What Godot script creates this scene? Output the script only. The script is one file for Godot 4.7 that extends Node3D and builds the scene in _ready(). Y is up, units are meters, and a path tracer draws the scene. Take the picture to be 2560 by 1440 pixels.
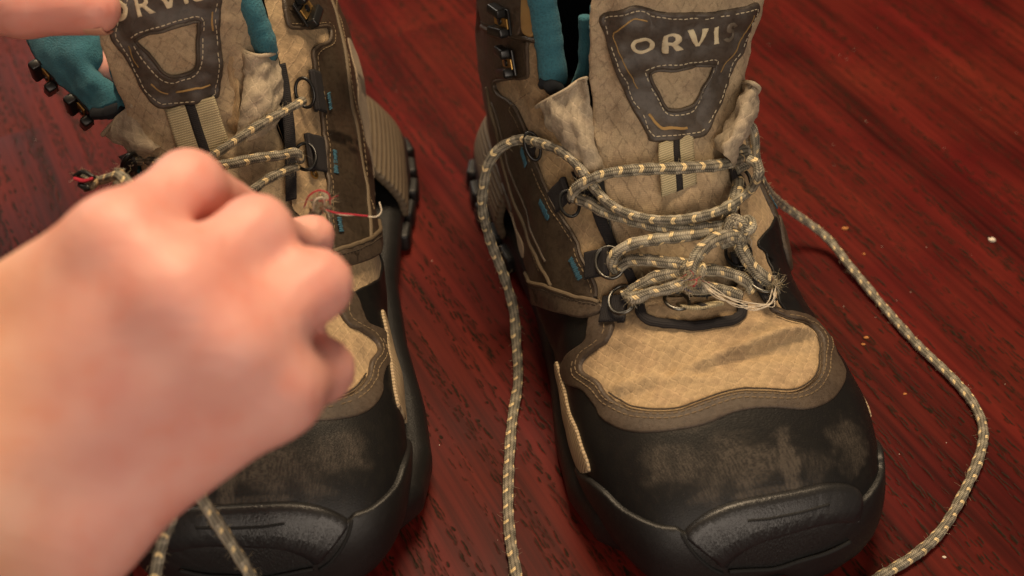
extends Node3D
# Two worn hiking boots on a red oak table, one boot held by two hands.  Lengths are millimetres inside the builders, metres in the scene.
const MM := 0.001
const RING := [[0.0, 296, 14, 296.5, 9, 5, 0.45, 2.2, 0], [0.012, 293.5, 27, 296, 6, 25, 0.45, 2.7, 0], [0.03, 286, 38, 291, 6, 39, 0.42, 2.7, 0], [0.08, 271, 49, 275, 6, 48.5, 0.4, 2.5, 0], [0.16, 250, 58, 247, 6, 54, 0.38, 2.4, 0], [0.26, 228, 65, 215, 6, 53, 0.36, 2.3, 0], [0.36, 207, 73, 180, 7, 49.5, 0.36, 2.2, 0], [0.46, 187, 87, 140, 9, 50, 0.38, 2.2, 0], [0.55, 170, 103, 95, 10, 48, 0.42, 2.2, 0], [0.64, 155, 119, 45, 12, 48, 0.46, 2.2, 0], [0.72, 144, 133, 23, 30, 49, 0.5, 2.2, 0], [0.8, 138, 146, 15, 60, 50, 0.5, 2.2, 0], [0.88, 134, 158, 15, 100, 50, 0.5, 2.2, 0], [0.94, 132, 168, 17, 135, 51, 0.5, 2.2, 0], [1.0, 131, 180, 20, 168, 52, 0.5, 2.2, 0]]
const LEAN := [0, 0, 1, 2, 5, 6.5, 8, 10, 12.5, 15, 18, 25, 34, 42, 48]

var M := {}
var rng := RandomNumberGenerator.new()
var dirt := FastNoiseLite.new()
var fold := FastNoiseLite.new()
var used_names := {}


# ---------- naming ----------
func numbered(called: String) -> String:
	var n: int = used_names.get(called, -1) + 1
	used_names[called] = n
	return called if n == 0 else "%s_%03d" % [called, n]


func thing(called: String, label: String, category: String, at := Vector3.ZERO, turn := 0.0, group := "") -> Node3D:
	var o := Node3D.new()
	o.name = numbered(called)
	o.position = at
	o.rotation.y = turn
	o.set_meta("label", label)
	o.set_meta("category", category)
	if group:
		o.set_meta("group", group)
	add_child(o)
	return o


func part(called: String, mesh: Mesh, mat: Material, parent: Node3D) -> MeshInstance3D:
	var o := MeshInstance3D.new()
	o.name = called
	o.mesh = mesh
	o.material_override = mat
	parent.add_child(o, true)
	return o


# ---------- surfaces: a grid of points and normals read at (a, b) ----------
class Surf:
	var na := 0
	var nb := 0
	var b0 := 0.0
	var b1 := 1.0
	var ka := 1.0   # mm per unit of a (0..1000)
	var kb := 1.0   # mm per unit of b
	var p := PackedVector3Array()
	var n := PackedVector3Array()
	func normals(flip: float) -> void:
		n.resize(p.size())
		for i in na:
			for j in nb:
				var ia := p[mini(i + 1, na - 1) * nb + j] - p[maxi(i - 1, 0) * nb + j]
				var jb := p[i * nb + mini(j + 1, nb - 1)] - p[i * nb + maxi(j - 1, 0)]
				if (j == 0 or j == nb - 1) and p[i * nb].distance_to(p[i * nb + nb - 1]) < 0.01:
					jb = p[i * nb + 1] - p[i * nb + nb - 2]
				n[i * nb + j] = (ia.cross(jb) * flip).normalized()
	func at(a: float, b: float, off := 0.0) -> Vector3:
		var x := clampf(a / 1000.0, 0.0, 1.0) * (na - 1)
		var y := clampf((b - b0) / (b1 - b0), 0.0, 1.0) * (nb - 1)
		var i := mini(int(x), na - 2)
		var j := mini(int(y), nb - 2)
		x -= i
		y -= j
		var k := i * nb + j
		var q := p[k].lerp(p[k + 1], y).lerp(p[k + nb].lerp(p[k + nb + 1], y), x)
		if off == 0.0:
			return q
		return q + n[k].lerp(n[k + 1], y).lerp(n[k + nb].lerp(n[k + nb + 1], y), x).normalized() * off
	func normal(a: float, b: float) -> Vector3:
		return (at(a, b, 1.0) - at(a, b)).normalized()


func hermite(T: PackedFloat64Array, V: Array, t: float) -> PackedFloat64Array:
	var n := T.size()
	var i := 0
	while i < n - 2 and t > T[i + 1]:
		i += 1
	var h := T[i + 1] - T[i]
	var u := (t - T[i]) / h
	var out := PackedFloat64Array()
	var a0 := maxi(i - 1, 0)
	var a1 := mini(i + 2, n - 1)
	for k in V[0].size():
		var m0: float = (V[i + 1][k] - V[a0][k]) / (T[i + 1] - T[a0])
		var m1: float = (V[a1][k] - V[i][k]) / (T[a1] - T[i])
		out.append(V[i][k] * (2 * u * u * u - 3 * u * u + 1) + m0 * h * (u * u * u - 2 * u * u + u) + V[i + 1][k] * (-2 * u * u * u + 3 * u * u) + m1 * h * (u * u * u - u * u))
	return out


func boot_surface(sx: float, lean: bool, creases: Array) -> Surf:
	var T := PackedFloat64Array()
	var V := []
	for k in RING.size():
		T.append(RING[k][0])
		var row: Array = RING[k].slice(1)
		if lean:
			row[7] = LEAN[k]
		V.append(row)
	var s := Surf.new()
	s.na = 260
	s.nb = 301
	s.b0 = -180.0
	s.b1 = 180.0
	s.ka = 0.33
	s.kb = 0.86
	s.p.resize(s.na * s.nb)
	for i in s.na:
		var r := hermite(T, V, i / float(s.na - 1))
		var e := 2.0 / r[6]
		for j in s.nb:
			var phi := deg_to_rad(-180.0 + 360.0 * j / (s.nb - 1))
			var sn := sin(phi)
			var cs := cos(phi)
			var x := r[4] * signf(sn) * pow(absf(sn), e) + r[7] * lerpf(1.0, 0.3, smoothstep(95, 170, absf(rad_to_deg(phi))))
			var cu := signf(cs) * pow(absf(cs), e)
			var c := Vector2(r[2] + (r[0] - r[2]) * r[5], r[3] + (r[1] - r[3]) * r[5])
			var q := c + (Vector2(r[0], r[1]) - c if cu > 0 else c - Vector2(r[2], r[3])) * cu
			s.p[i * s.nb + j] = Vector3(x * sx, q.y, q.x - 150.0)
	s.normals(-sx)
	# the cloth and leather are not smooth: low dents and the creases of walking
	for i in s.na:
		for j in s.nb:
			var k := i * s.nb + j
			var a := 1000.0 * i / (s.na - 1)
			var b := -180.0 + 360.0 * j / (s.nb - 1)
			var d := 0.0
			if a > 90:
				d = fold.get_noise_3dv(s.p[k] * 1.0) * 1.3 * smoothstep(90, 260, a) + (fold.get_noise_3dv(s.p[k] * 3.2) * 0.75 + fold.get_noise_3dv(s.p[k] * 7.0) * 0.3) * smoothstep(150, 210, a) * smoothstep(75, 40, absf(b))
			for c in creases:   # [a, b, half length in mm, half width in mm, turn in degrees, bend, height]
				var q := Vector2((b - c[1]) * s.kb, (a - c[0]) * s.ka).rotated(deg_to_rad(-c[4]))
				q.y -= c[5] * sin(q.x / c[2] * 2.4)
				d += c[6] * exp(-q.y * q.y / (c[3] * c[3])) * smoothstep(1.0, 0.3, absf(q.x) / c[2])
			s.p[k] += s.n[k] * d
	s.normals(-sx)
	return s


func tongue_surface(line: Array, sag: float, twist: float) -> Surf:
	# line: x, y, z, half width
	var T := PackedFloat64Array()
	for k in line.size():
		T.append(k / float(line.size() - 1))
	var s := Surf.new()
	s.na = 120
	s.nb = 81
	s.b0 = -40.0
	s.b1 = 40.0
	var length := 0.0
	for k in line.size() - 1:
		length += Vector3(line[k][0], line[k][1], line[k][2]).distance_to(Vector3(line[k + 1][0], line[k + 1][1], line[k + 1][2]))
	s.ka = length / 1000.0
	s.p.resize(s.na * s.nb)
	var side := Vector3(cos(twist), 0, -sin(twist))
	for i in s.na:
		var v := i / float(s.na - 1)
		var r := hermite(T, line, v)
		var r2 := hermite(T, line, minf(v + 0.01, 1.0))
		var r1 := hermite(T, line, maxf(v - 0.01, 0.0))
		var up := Vector3(r2[0] - r1[0], r2[1] - r1[1], r2[2] - r1[2]).normalized()
		var x := (side - up * side.dot(up)).normalized()
		var nrm := x.cross(up)
		for j in s.nb:
			var u := -40.0 + 80.0 * j / (s.nb - 1)
			var w := u / r[3]
			s.p[i * s.nb + j] = Vector3(r[0], r[1], r[2]) + x * u - nrm * sag * w * w
	s.normals(-1.0)
	for k in s.p.size():
		var u := -40.0 + 80.0 * (k % s.nb) / (s.nb - 1)
		s.p[k] += s.n[k] * (fold.get_noise_3dv(s.p[k] * 1.8) * 2.2 + fold.get_noise_3dv(s.p[k] * 5.0) * 0.7 + 0.9 * sin(u * 0.55 + s.p[k].y * 0.05) * smoothstep(14, 24, absf(u)))
	s.normals(-1.0)
	return s


# ---------- meshes ----------
func pairs(flat: Array) -> PackedVector2Array:
	var out := PackedVector2Array()
	for k in range(0, flat.size(), 2):
		out.append(Vector2(flat[k], flat[k + 1]))
	return out


func triples(flat: Array) -> PackedVector3Array:
	var out := PackedVector3Array()
	for k in range(0, flat.size(), 3):
		out.append(Vector3(flat[k], flat[k + 1], flat[k + 2]))
	return out


func round_off(pts: PackedVector2Array, step: float, closed := true, smooth := true) -> PackedVector2Array:
	var out := PackedVector2Array()
	var n := pts.size()
	for i in (n if closed else n - 1):
		var p1 := pts[i]
		var p2 := pts[(i + 1) % n]
		var p0 := pts[(i - 1 + n) % n] if closed or i > 0 else p1
		var p3 := pts[(i + 2) % n] if closed or i < n - 2 else p2
		var m := maxi(1, int(ceil(p1.distance_to(p2) / step)))
		for k in m:
			out.append(p1.cubic_interpolate(p2, p0, p3, k / float(m)) if smooth else p1.lerp(p2, k / float(m)))
	if not closed:
		out.append(pts[n - 1])
	return out


func smooth3(pts: PackedVector3Array, step: float, closed := false) -> PackedVector3Array:
	var out := PackedVector3Array()
	var n := pts.size()
	for i in (n if closed else n - 1):
		var p1 := pts[i]
		var p2 := pts[(i + 1) % n]
		var p0 := pts[(i - 1 + n) % n] if closed or i > 0 else p1 * 2 - p2
		var p3 := pts[(i + 2) % n] if closed or i < n - 2 else p2 * 2 - p1
		# centripetal enough: chord-scaled tangents keep tight bends clean
		var d := p1.distance_to(p2)
		var t1 := (p2 - p0) * (d / maxf(p1.distance_to(p0) + d, 0.001))
		var t2 := (p3 - p1) * (d / maxf(p2.distance_to(p3) + d, 0.001))
		var m := maxi(1, int(ceil(d / step)))
		for k in m:
			var u := k / float(m)
			out.append(p1 * (2 * u * u * u - 3 * u * u + 1) + t1 * (u * u * u - 2 * u * u + u) + p2 * (-2 * u * u * u + 3 * u * u) + t2 * (u * u * u - u * u))
	if not closed:
		out.append(pts[n - 1])
	return out


func commit(verts: PackedVector3Array, idx: PackedInt32Array, uvs: PackedVector2Array, tone := 0.0) -> ArrayMesh:
	# smooth normals by area; dirt makes a quiet, uneven tone of the cloth
	var nrm := PackedVector3Array()
	nrm.resize(verts.size())
	for k in range(0, idx.size(), 3):
		var f := (verts[idx[k + 2]] - verts[idx[k]]).cross(verts[idx[k + 1]] - verts[idx[k]])
		nrm[idx[k]] += f
		nrm[idx[k + 1]] += f
		nrm[idx[k + 2]] += f
	var col := PackedColorArray()
	col.resize(verts.size())
	var pm := PackedVector3Array()
	pm.resize(verts.size())
	for k in verts.size():
		nrm[k] = nrm[k].normalized() if nrm[k].length_squared() > 0 else Vector3.UP
		var g := 1.0
		if tone > 0.0:
			g = 1.0 + tone * (dirt.get_noise_3dv(verts[k]) * 1.3 + 0.6 * dirt.get_noise_3dv(verts[k] * 3.7))
		col[k] = Color(g, g * (1.0 - tone * 0.06), g * (1.0 - tone * 0.12 * (1.0 - g)))
		pm[k] = verts[k] * MM
	var a := []
	a.resize(Mesh.ARRAY_MAX)
	a[Mesh.ARRAY_VERTEX] = pm
	a[Mesh.ARRAY_NORMAL] = nrm
	a[Mesh.ARRAY_COLOR] = col
	a[Mesh.ARRAY_TEX_UV] = uvs
	a[Mesh.ARRAY_INDEX] = idx
	var m := ArrayMesh.new()
	m.add_surface_from_arrays(Mesh.PRIMITIVE_TRIANGLES, a)
	return m


func inside_all(q: Vector2, outer: PackedVector2Array, holes: Array) -> bool:
	if not Geometry2D.is_point_in_polygon(q, outer):
		return false
	for h in holes:
		if Geometry2D.is_point_in_polygon(q, h):
			return false
	return true


# A sheet of leather, rubber or cloth cut to an outline and laid on a surface: rounded edge, own thickness.
# opt: holes, thick (outer face above the surface), low (edge below the surface), edge (radius), step, grid, smooth, uv (mm per texture), tone, plain_uv (uv from a and b), bulge
func patch(s: Surf, flat: Array, opt := {}) -> ArrayMesh:
	var thick: float = opt.get("thick", 1.2)
	var low: float = opt.get("low", -0.3)
	var edge: float = opt.get("edge", 0.9)
	var step: float = opt.get("step", 1.6)
	var grid: float = opt.get("grid", 3.2)
	var smooth: bool = opt.get("smooth", true)
	var uv: float = opt.get("uv", 30.0)
	var bulge: float = opt.get("bulge", 0.0)
	var k := Vector2(s.ka, s.kb)
	var outer := PackedVector2Array()
	for q in pairs(flat):
		outer.append(q * k)
	outer = round_off(outer, step, true, smooth)
	if Geometry2D.is_polygon_clockwise(outer):
		outer.reverse()
	var holes := []
	for h in opt.get("holes", []):
		var hp := PackedVector2Array()
		for q in pairs(h):
			hp.append(q * k)
		hp = round_off(hp, step, true, opt.get("hole_smooth", smooth))
		if Geometry2D.is_polygon_clockwise(hp):
			hp.reverse()
		holes.append(hp)
	var pts := PackedVector2Array()
	var hs := PackedFloat32Array()
	var add := func(poly: PackedVector2Array, h: float) -> void:
		for q in poly:
			pts.append(q)
			hs.append(h)
	add.call(outer, low)
	for h in holes:
		add.call(h, low)
	var rows := [[edge * 0.16, lerpf(low, thick, 0.55)], [edge * 0.45, lerpf(low, thick, 0.86)], [edge, thick]]
	if edge < 0.3:
		rows = [[edge, thick]]
	for row in rows:
		for poly in Geometry2D.offset_polygon(outer, -row[0]):
			var keep := true
			for q in round_off(poly, step * 1.5, true, false):
				keep = true
				for h in holes:
					if Geometry2D.is_point_in_polygon(q, h):
						keep = false
				if keep:
					pts.append(q)
					hs.append(row[1])
		for h in holes:
			for poly in Geometry2D.offset_polygon(h, row[0] * opt.get("hole_edge", 1.0)):
				for q in round_off(poly, step * 1.5, true, false):
					if Geometry2D.is_point_in_polygon(q, outer):
						pts.append(q)
						hs.append(row[1])
	var box := Rect2(outer[0], Vector2.ZERO)
	for q in outer:
		box = box.expand(q)
	var inner := Geometry2D.offset_polygon(outer, -edge - grid * 0.4)
	var grown := []
	for h in holes:
		var g2 := Geometry2D.offset_polygon(h, edge + grid * 0.4)
		if g2.size():
			grown.append(g2[0])
	var x := box.position.x
	var odd := false
	while x < box.end.x:
		var y := box.position.y + (grid * 0.5 if odd else 0.0)
		odd = not odd
		while y < box.end.y:
			var q := Vector2(x, y)
			for poly in inner:
				if inside_all(q, poly, grown):
					pts.append(q)
					hs.append(thick)
			y += grid
		x += grid * 0.87
	var tri := Geometry2D.triangulate_delaunay(pts)
	var idx := PackedInt32Array()
	var middle := pts[pts.size() - 1]
	var turn := (s.at(middle.x / k.x, middle.y / k.y + 2.0) - s.at(middle.x / k.x, middle.y / k.y)).cross(s.at(middle.x / k.x + 4.0, middle.y / k.y) - s.at(middle.x / k.x, middle.y / k.y)).dot(s.normal(middle.x / k.x, middle.y / k.y))
	for t in range(0, tri.size(), 3):
		var c := (pts[tri[t]] + pts[tri[t + 1]] + pts[tri[t + 2]]) / 3.0
		if inside_all(c, outer, holes):
			if ((pts[tri[t + 1]] - pts[tri[t]]).cross(pts[tri[t + 2]] - pts[tri[t]]) > 0.0) == (turn > 0.0):
				idx.append_array([tri[t], tri[t + 1], tri[t + 2]])
			else:
				idx.append_array([tri[t], tri[t + 2], tri[t + 1]])
	var verts := PackedVector3Array()
	var uvs := PackedVector2Array()
	for n in pts.size():
		var q := pts[n]
		var h := hs[n]
		if bulge != 0.0 and h >= thick:
			var e := (q - box.get_center()) / (box.size * 0.5)
			h += bulge * maxf(0.0, 1.0 - e.length_squared())
		verts.append(s.at(q.x / k.x, q.y / k.y, h))
		uvs.append(Vector2(q.y / k.y / 360.0 + 0.5, q.x / k.x / 500.0) if opt.get("plain_uv", false) else Vector2(q.y, -q.x) / uv)
	return commit(verts, idx, uvs, opt.get("tone", 0.0))


# A tube along points (mm), radius, around/along texture size; flat squashes it along a normal
func tube(pts: PackedVector3Array, r: float, opt := {}) -> ArrayMesh:
	var sides: int = opt.get("sides", 10)
	var closed: bool = opt.get("closed", false)
	var along: float = opt.get("along", 7.4)
	var line := smooth3(pts, opt.get("step", 1.2), closed)
	var n := line.size()
	var verts := PackedVector3Array()
	var uvs := PackedVector2Array()
	var idx := PackedInt32Array()
	var t0 := (line[1] - line[0]).normalized()
	var up := Vector3.UP if absf(t0.y) < 0.9 else Vector3.RIGHT
	var x := t0.cross(up).normalized()
	var dist: float = opt.get("start", 0.0)
	var taper: float = opt.get("taper", 0.0)
	var rows := n + 1 if closed else n
	for i in rows:
		var p := line[i % n]
		var t := (line[(i + 1) % n] - line[(i - 1 + n) % n]).normalized() if closed else (line[mini(i + 1, n - 1)] - line[maxi(i - 1, 0)]).normalized()
		x = (x - t * x.dot(t)).normalized()
		var y := t.cross(x)
		if i > 0:
			dist += p.distance_to(line[(i - 1) % n])
		var rr := r
		if taper > 0.0:
			rr = r * (1.0 - taper * smoothstep(0.6, 1.0, i / float(n - 1)))
		if opt.has("wobble"):
			rr *= 1.0 + opt.wobble * dirt.get_noise_3dv(p * 4.0)
		var sq: float = opt.get("squash", 1.0)
		for j in sides + 1:
			var a := TAU * j / sides
			verts.append(p + x * cos(a) * rr + y * sin(a) * rr * sq)
			uvs.append(Vector2(j / float(sides), dist / along))
	for i in rows - 1:
		for j in sides:
			var a := i * (sides + 1) + j
			idx.append_array([a, a + sides + 1, a + 1, a + 1, a + sides + 1, a + sides + 2])
	if not closed:
		for e in [0, rows - 1]:
			verts.append(line[0] if e == 0 else line[n - 1])
			uvs.append(Vector2(0.5, dist / along))
			var c := verts.size() - 1
			for j in sides:
				var a: int = e * (sides + 1) + j
				if e == 0:
					idx.append_array([c, a, a + 1])
				else:
					idx.append_array([c, a + 1, a])
	return commit(verts, idx, uvs, opt.get("tone", 0.0))


# A sheet through rows of points (each row the same count), both faces and edges, thickness in mm
func sheet(rows: Array, thick: float, opt := {}) -> ArrayMesh:
	var step: float = opt.get("step", 2.0)
	var cols: Array = []
	var wide := 0
	for r in rows:
		var pr: PackedVector3Array = r
		wide = maxi(wide, int(ceil(length_of(pr) / step)))
	wide = maxi(wide, 3)
	for r in rows:
		cols.append(resample(smooth3(r, 0.8), wide))
	var grid: Array = []
	var high := 0
	for j in wide:
		var c := PackedVector3Array()
		for r in cols:
			c.append(r[j])
		high = maxi(high, int(ceil(length_of(c) / step)))
	high = maxi(high, 3)
	for j in wide:
		var c := PackedVector3Array()
		for r in cols:
			c.append(r[j])
		grid.append(resample(smooth3(c, 0.8), high))
	var nrm := []
	for j in wide:
		var row := PackedVector3Array()
		for i in high:
			var du: Vector3 = grid[mini(j + 1, wide - 1)][i] - grid[maxi(j - 1, 0)][i]
			var dv: Vector3 = grid[j][mini(i + 1, high - 1)] - grid[j][maxi(i - 1, 0)]
			row.append(dv.cross(du).normalized())
		nrm.append(row)
	var wr: float = opt.get("wrinkle", 0.0)
	var verts := PackedVector3Array()
	var uvs := PackedVector2Array()
	var idx := PackedInt32Array()
	var uv: float = opt.get("uv", 30.0)
	for side in 2:
		for j in wide:
			for i in high:
				var rim := j == 0 or i == 0 or j == wide - 1 or i == high - 1
				var h := (0.5 if side == 0 else -0.5) * thick * (0.72 if rim else 1.0)
				if wr > 0.0:
					h += wr * (fold.get_noise_3dv(grid[j][i] * 2.2) + 0.6 * fold.get_noise_3dv(grid[j][i] * 5.5))
				verts.append(grid[j][i] + nrm[j][i] * h)
				uvs.append(Vector2(j, i) * step / uv)
	for side in 2:
		var o := side * wide * high
		for j in wide - 1:
			for i in high - 1:
				var a := o + j * high + i
				if side == 0:
					idx.append_array([a, a + 1, a + high, a + high, a + 1, a + high + 1])
				else:
					idx.append_array([a, a + high, a + 1, a + high, a + high + 1, a + 1])
	var ring := PackedInt32Array()
	for j in wide:
		ring.append(j * high)
	for i in range(1, high):
		ring.append((wide - 1) * high + i)
	for j in range(wide - 2, -1, -1):
		ring.append(j * high + high - 1)
	for i in range(high - 2, 0, -1):
		ring.append(i)
	for k in ring.size():
		var a := ring[k]
		var b := ring[(k + 1) % ring.size()]
		idx.append_array([a, b, a + wide * high, b, b + wide * high, a + wide * high])
	return commit(verts, idx, uvs, opt.get("tone", 0.0))


func length_of(c: PackedVector3Array) -> float:
	var l := 0.0
	for i in c.size() - 1:
		l += c[i].distance_to(c[i + 1])
	return l


func resample(c: PackedVector3Array, n: int) -> PackedVector3Array:
	var total := length_of(c)
	var out := PackedVector3Array()
	var i := 0
	var done := 0.0
	for k in n:
		var want := total * k / float(n - 1)
		while i < c.size() - 2 and done + c[i].distance_to(c[i + 1]) < want:
			done += c[i].distance_to(c[i + 1])
			i += 1
		var d := c[i].distance_to(c[i + 1])
		out.append(c[i].lerp(c[i + 1], clampf((want - done) / maxf(d, 0.0001), 0.0, 1.0)))
	return out


# A row of sewn stitches along a path on a surface
func stitches(s: Surf, flat: Array, opt := {}) -> ArrayMesh:
	var gap: float = opt.get("gap", 3.0)
	var lng: float = opt.get("long", 2.2)
	var r: float = opt.get("r", 0.3)
	var lift: float = opt.get("lift", 1.5)
	var k := Vector2(s.ka, s.kb)
	var path := PackedVector2Array()
	for q in pairs(flat):
		path.append(q * k)
	if opt.get("inset", 0.0) != 0.0:
		var grown := Geometry2D.offset_polygon(round_off(path, 1.5, true), -opt.inset)
		path = grown[0]
		path.append(path[0])
	else:
		path = round_off(path, 1.0, opt.get("closed", false), opt.get("smooth", true))
	var pts := PackedVector3Array()
	for q in path:
		pts.append(s.at(q.x / k.x, q.y / k.y, lift))
	var verts := PackedVector3Array()
	var uvs := PackedVector2Array()
	var idx := PackedInt32Array()
	var total := length_of(pts)
	var n := int(total / gap)
	var fine := resample(pts, n * 4 + 1)
	for i in n:
		if rng.randf() < opt.get("lost", 0.0):
			continue
		var a := fine[i * 4]
		var b := a + (fine[mini(i * 4 + 4, fine.size() - 1)] - a).normalized() * lng
		var t := (b - a).normalized()
		var x := t.cross(Vector3(0.3, 0.8, 0.5)).normalized()
		var y := t.cross(x)
		var o := verts.size()
		var rings := [[0.0, 0.35], [0.2, 1.0], [0.8, 1.0], [1.0, 0.35]]
		for e in rings:
			for j in 6:
				var w := TAU * j / 6.0
				verts.append(a.lerp(b, e[0]) + (x * cos(w) + y * sin(w)) * r * e[1])
				uvs.append(Vector2(j / 6.0, e[0]))
		for e in 3:
			for j in 6:
				var p0: int = o + e * 6 + j
				var p1: int = o + e * 6 + (j + 1) % 6
				idx.append_array([p0, p0 + 6, p1, p1, p0 + 6, p1 + 6])
		idx.append_array([o, o + 1, o + 2, o, o + 2, o + 3, o, o + 3, o + 4, o, o + 4, o + 5])
		var f := o + 18
		idx.append_array([f, f + 2, f + 1, f, f + 3, f + 2, f, f + 4, f + 3, f, f + 5, f + 4])
	return commit(verts, idx, uvs, 0.25)


func cord(s: Surf, flat: Array, r: float, lift: float, opt := {}) -> ArrayMesh:
	var pts := PackedVector3Array()
	var k := Vector2(s.ka, s.kb)
	var path := PackedVector2Array()
	for q in pairs(flat):
		path.append(q * k)
	for q in round_off(path, 2.0, opt.get("closed", false)):
		pts.append(s.at(q.x / k.x, q.y / k.y, lift))
	return tube(pts, r, opt.merged({"step": 2.0, "sides": 8}))


func join(meshes: Array) -> ArrayMesh:
	var st := SurfaceTool.new()
	for m in meshes:
		st.append_from(m, 0, Transform3D())
	return st.commit()


func box_round(size: Vector3, r: float, x: Transform3D) -> ArrayMesh:
	# a box with chamfered edges, in mm
	var verts := PackedVector3Array()
	var idx := PackedInt32Array()
	var uvs := PackedVector2Array()
	var h := size * 0.5
	r = minf(r, minf(h.x, minf(h.y, h.z)) * 0.8)
	var n := 6
	var sph := []
	for i in n + 1:
		var th := PI * i / n
		for j in 12:
			var ph := TAU * (j + 0.5) / 12
			var d := Vector3(sin(th) * cos(ph), cos(th), sin(th) * sin(ph))
			if i == 0 or i == n:
				d = Vector3(0.3 * cos(ph), signf(cos(th)), 0.3 * sin(ph))
			var c := Vector3(signf(d.x) * (h.x - r), signf(d.y if absf(d.y) > 0.01 else (1.0 if i < n / 2.0 else -1.0)) * (h.y - r), signf(d.z) * (h.z - r))
			verts.append(x * (c + d.normalized() * r))
			uvs.append(Vector2(j / 12.0, i / float(n)))
	for i in n:
		for j in 12:
			var a := i * 12 + j
			var b := i * 12 + (j + 1) % 12
			idx.append_array([a, b, a + 12, b, b + 12, a + 12])
	for e in [0, n]:
		for j in range(1, 11):
			if e == 0:
				idx.append_array([0, j + 1, j])
			else:
				idx.append_array([e * 12, e * 12 + j, e * 12 + j + 1])
	return commit(verts, idx, uvs)


# ---------- a body from a field: tapered capsules joined softly, meshed as surface nets ----------
func flesh(bones: Array, cell: float, tint: Callable) -> ArrayMesh:
	# bones: [p0, r0, p1, r1, softness]
	var lo := Vector3.INF
	var hi := -Vector3.INF
	for b in bones:
		for e in [0, 2]:
			var rr: float = b[e + 1] + 8.0
			lo = lo.min(b[e] - Vector3.ONE * rr)
			hi = hi.max(b[e] + Vector3.ONE * rr)
	var dim := Vector3i(((hi - lo) / cell).ceil()) + Vector3i.ONE
	var nx := dim.x
	var ny := dim.y
	var nz := dim.z
	var f := PackedFloat32Array()
	f.resize(nx * ny * nz)
	f.fill(30.0)
	for b in bones:
		var p0: Vector3 = b[0]
		var p1: Vector3 = b[2]
		var r0: float = b[1]
		var r1: float = b[3]
		var kk: float = b[4]
		var reach := maxf(r0, r1) + kk + 9.0
		var a := Vector3i(((p0.min(p1) - Vector3.ONE * reach - lo) / cell).floor()).clamp(Vector3i.ZERO, dim - Vector3i.ONE)
		var z := Vector3i(((p0.max(p1) + Vector3.ONE * reach - lo) / cell).ceil()).clamp(Vector3i.ZERO, dim - Vector3i.ONE)
		var ax := p1 - p0
		var l2 := maxf(ax.length_squared(), 0.0001)
		for iz in range(a.z, z.z + 1):
			for iy in range(a.y, z.y + 1):
				for ix in range(a.x, z.x + 1):
					var q := lo + Vector3(ix, iy, iz) * cell - p0
					var t := clampf(q.dot(ax) / l2, 0.0, 1.0)
					var d := (q - ax * t).length() - lerpf(r0, r1, t)
					var n := (iz * ny + iy) * nx + ix
					var o := f[n]
					var h := maxf(kk - absf(o - d), 0.0)
					f[n] = minf(o, d) - h * h * 0.25 / kk
	var verts := PackedVector3Array()
	var id := PackedInt32Array()
	id.resize(nx * ny * nz)
	id.fill(-1)
	var offs := [0, 1, nx, nx + 1, nx * ny, nx * ny + 1, nx * ny + nx, nx * ny + nx + 1]
	var cor := [Vector3(0, 0, 0), Vector3(1, 0, 0), Vector3(0, 1, 0), Vector3(1, 1, 0), Vector3(0, 0, 1), Vector3(1, 0, 1), Vector3(0, 1, 1), Vector3(1, 1, 1)]
	var edges := [[0, 1], [2, 3], [4, 5], [6, 7], [0, 2], [1, 3], [4, 6], [5, 7], [0, 4], [1, 5], [2, 6], [3, 7]]
	for iz in nz - 1:
		for iy in ny - 1:
			for ix in nx - 1:
				var n := (iz * ny + iy) * nx + ix
				if f[n] > 8.0 or f[n] < -8.0:
					continue
				var inn := 0
				for k in 8:
					if f[n + offs[k]] < 0.0:
						inn += 1
				if inn == 0 or inn == 8:
					continue
				var sum := Vector3.ZERO
				var c := 0
				for e in edges:
					var fa := f[n + offs[e[0]]]
					var fb := f[n + offs[e[1]]]
					if (fa < 0.0) != (fb < 0.0):
						sum += cor[e[0]].lerp(cor[e[1]], fa / (fa - fb))
						c += 1
				id[n] = verts.size()
				verts.append(lo + (Vector3(ix, iy, iz) + sum / c) * cell)
	var idx := PackedInt32Array()
	var st := [1, nx, nx * ny]
	for iz in range(1, nz - 1):
		for iy in range(1, ny - 1):
			for ix in range(1, nx - 1):
				var n := (iz * ny + iy) * nx + ix
				if id[n] < 0:
					continue
				for k in 3:
					var fa := f[n]
					var fb := f[n + st[k]]
					if (fa < 0.0) == (fb < 0.0):
						continue
					var u: int = st[(k + 1) % 3]
					var v: int = st[(k + 2) % 3]
					var q := [id[n], id[n - u], id[n - u - v], id[n - v]]
					if q.min() < 0:
						continue
					if fa < 0.0:
						idx.append_array([q[0], q[1], q[2], q[0], q[2], q[3]])
					else:
						idx.append_array([q[0], q[2], q[1], q[0], q[3], q[2]])
	var uvs := PackedVector2Array()
	uvs.resize(verts.size())
	var m := commit(verts, idx, uvs)
	var arr := m.surface_get_arrays(0)
	var col := PackedColorArray()
	for v in verts:
		col.append(tint.call(v))
	arr[Mesh.ARRAY_COLOR] = col
	var out := ArrayMesh.new()
	out.add_surface_from_arrays(Mesh.PRIMITIVE_TRIANGLES, arr)
	return out


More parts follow.
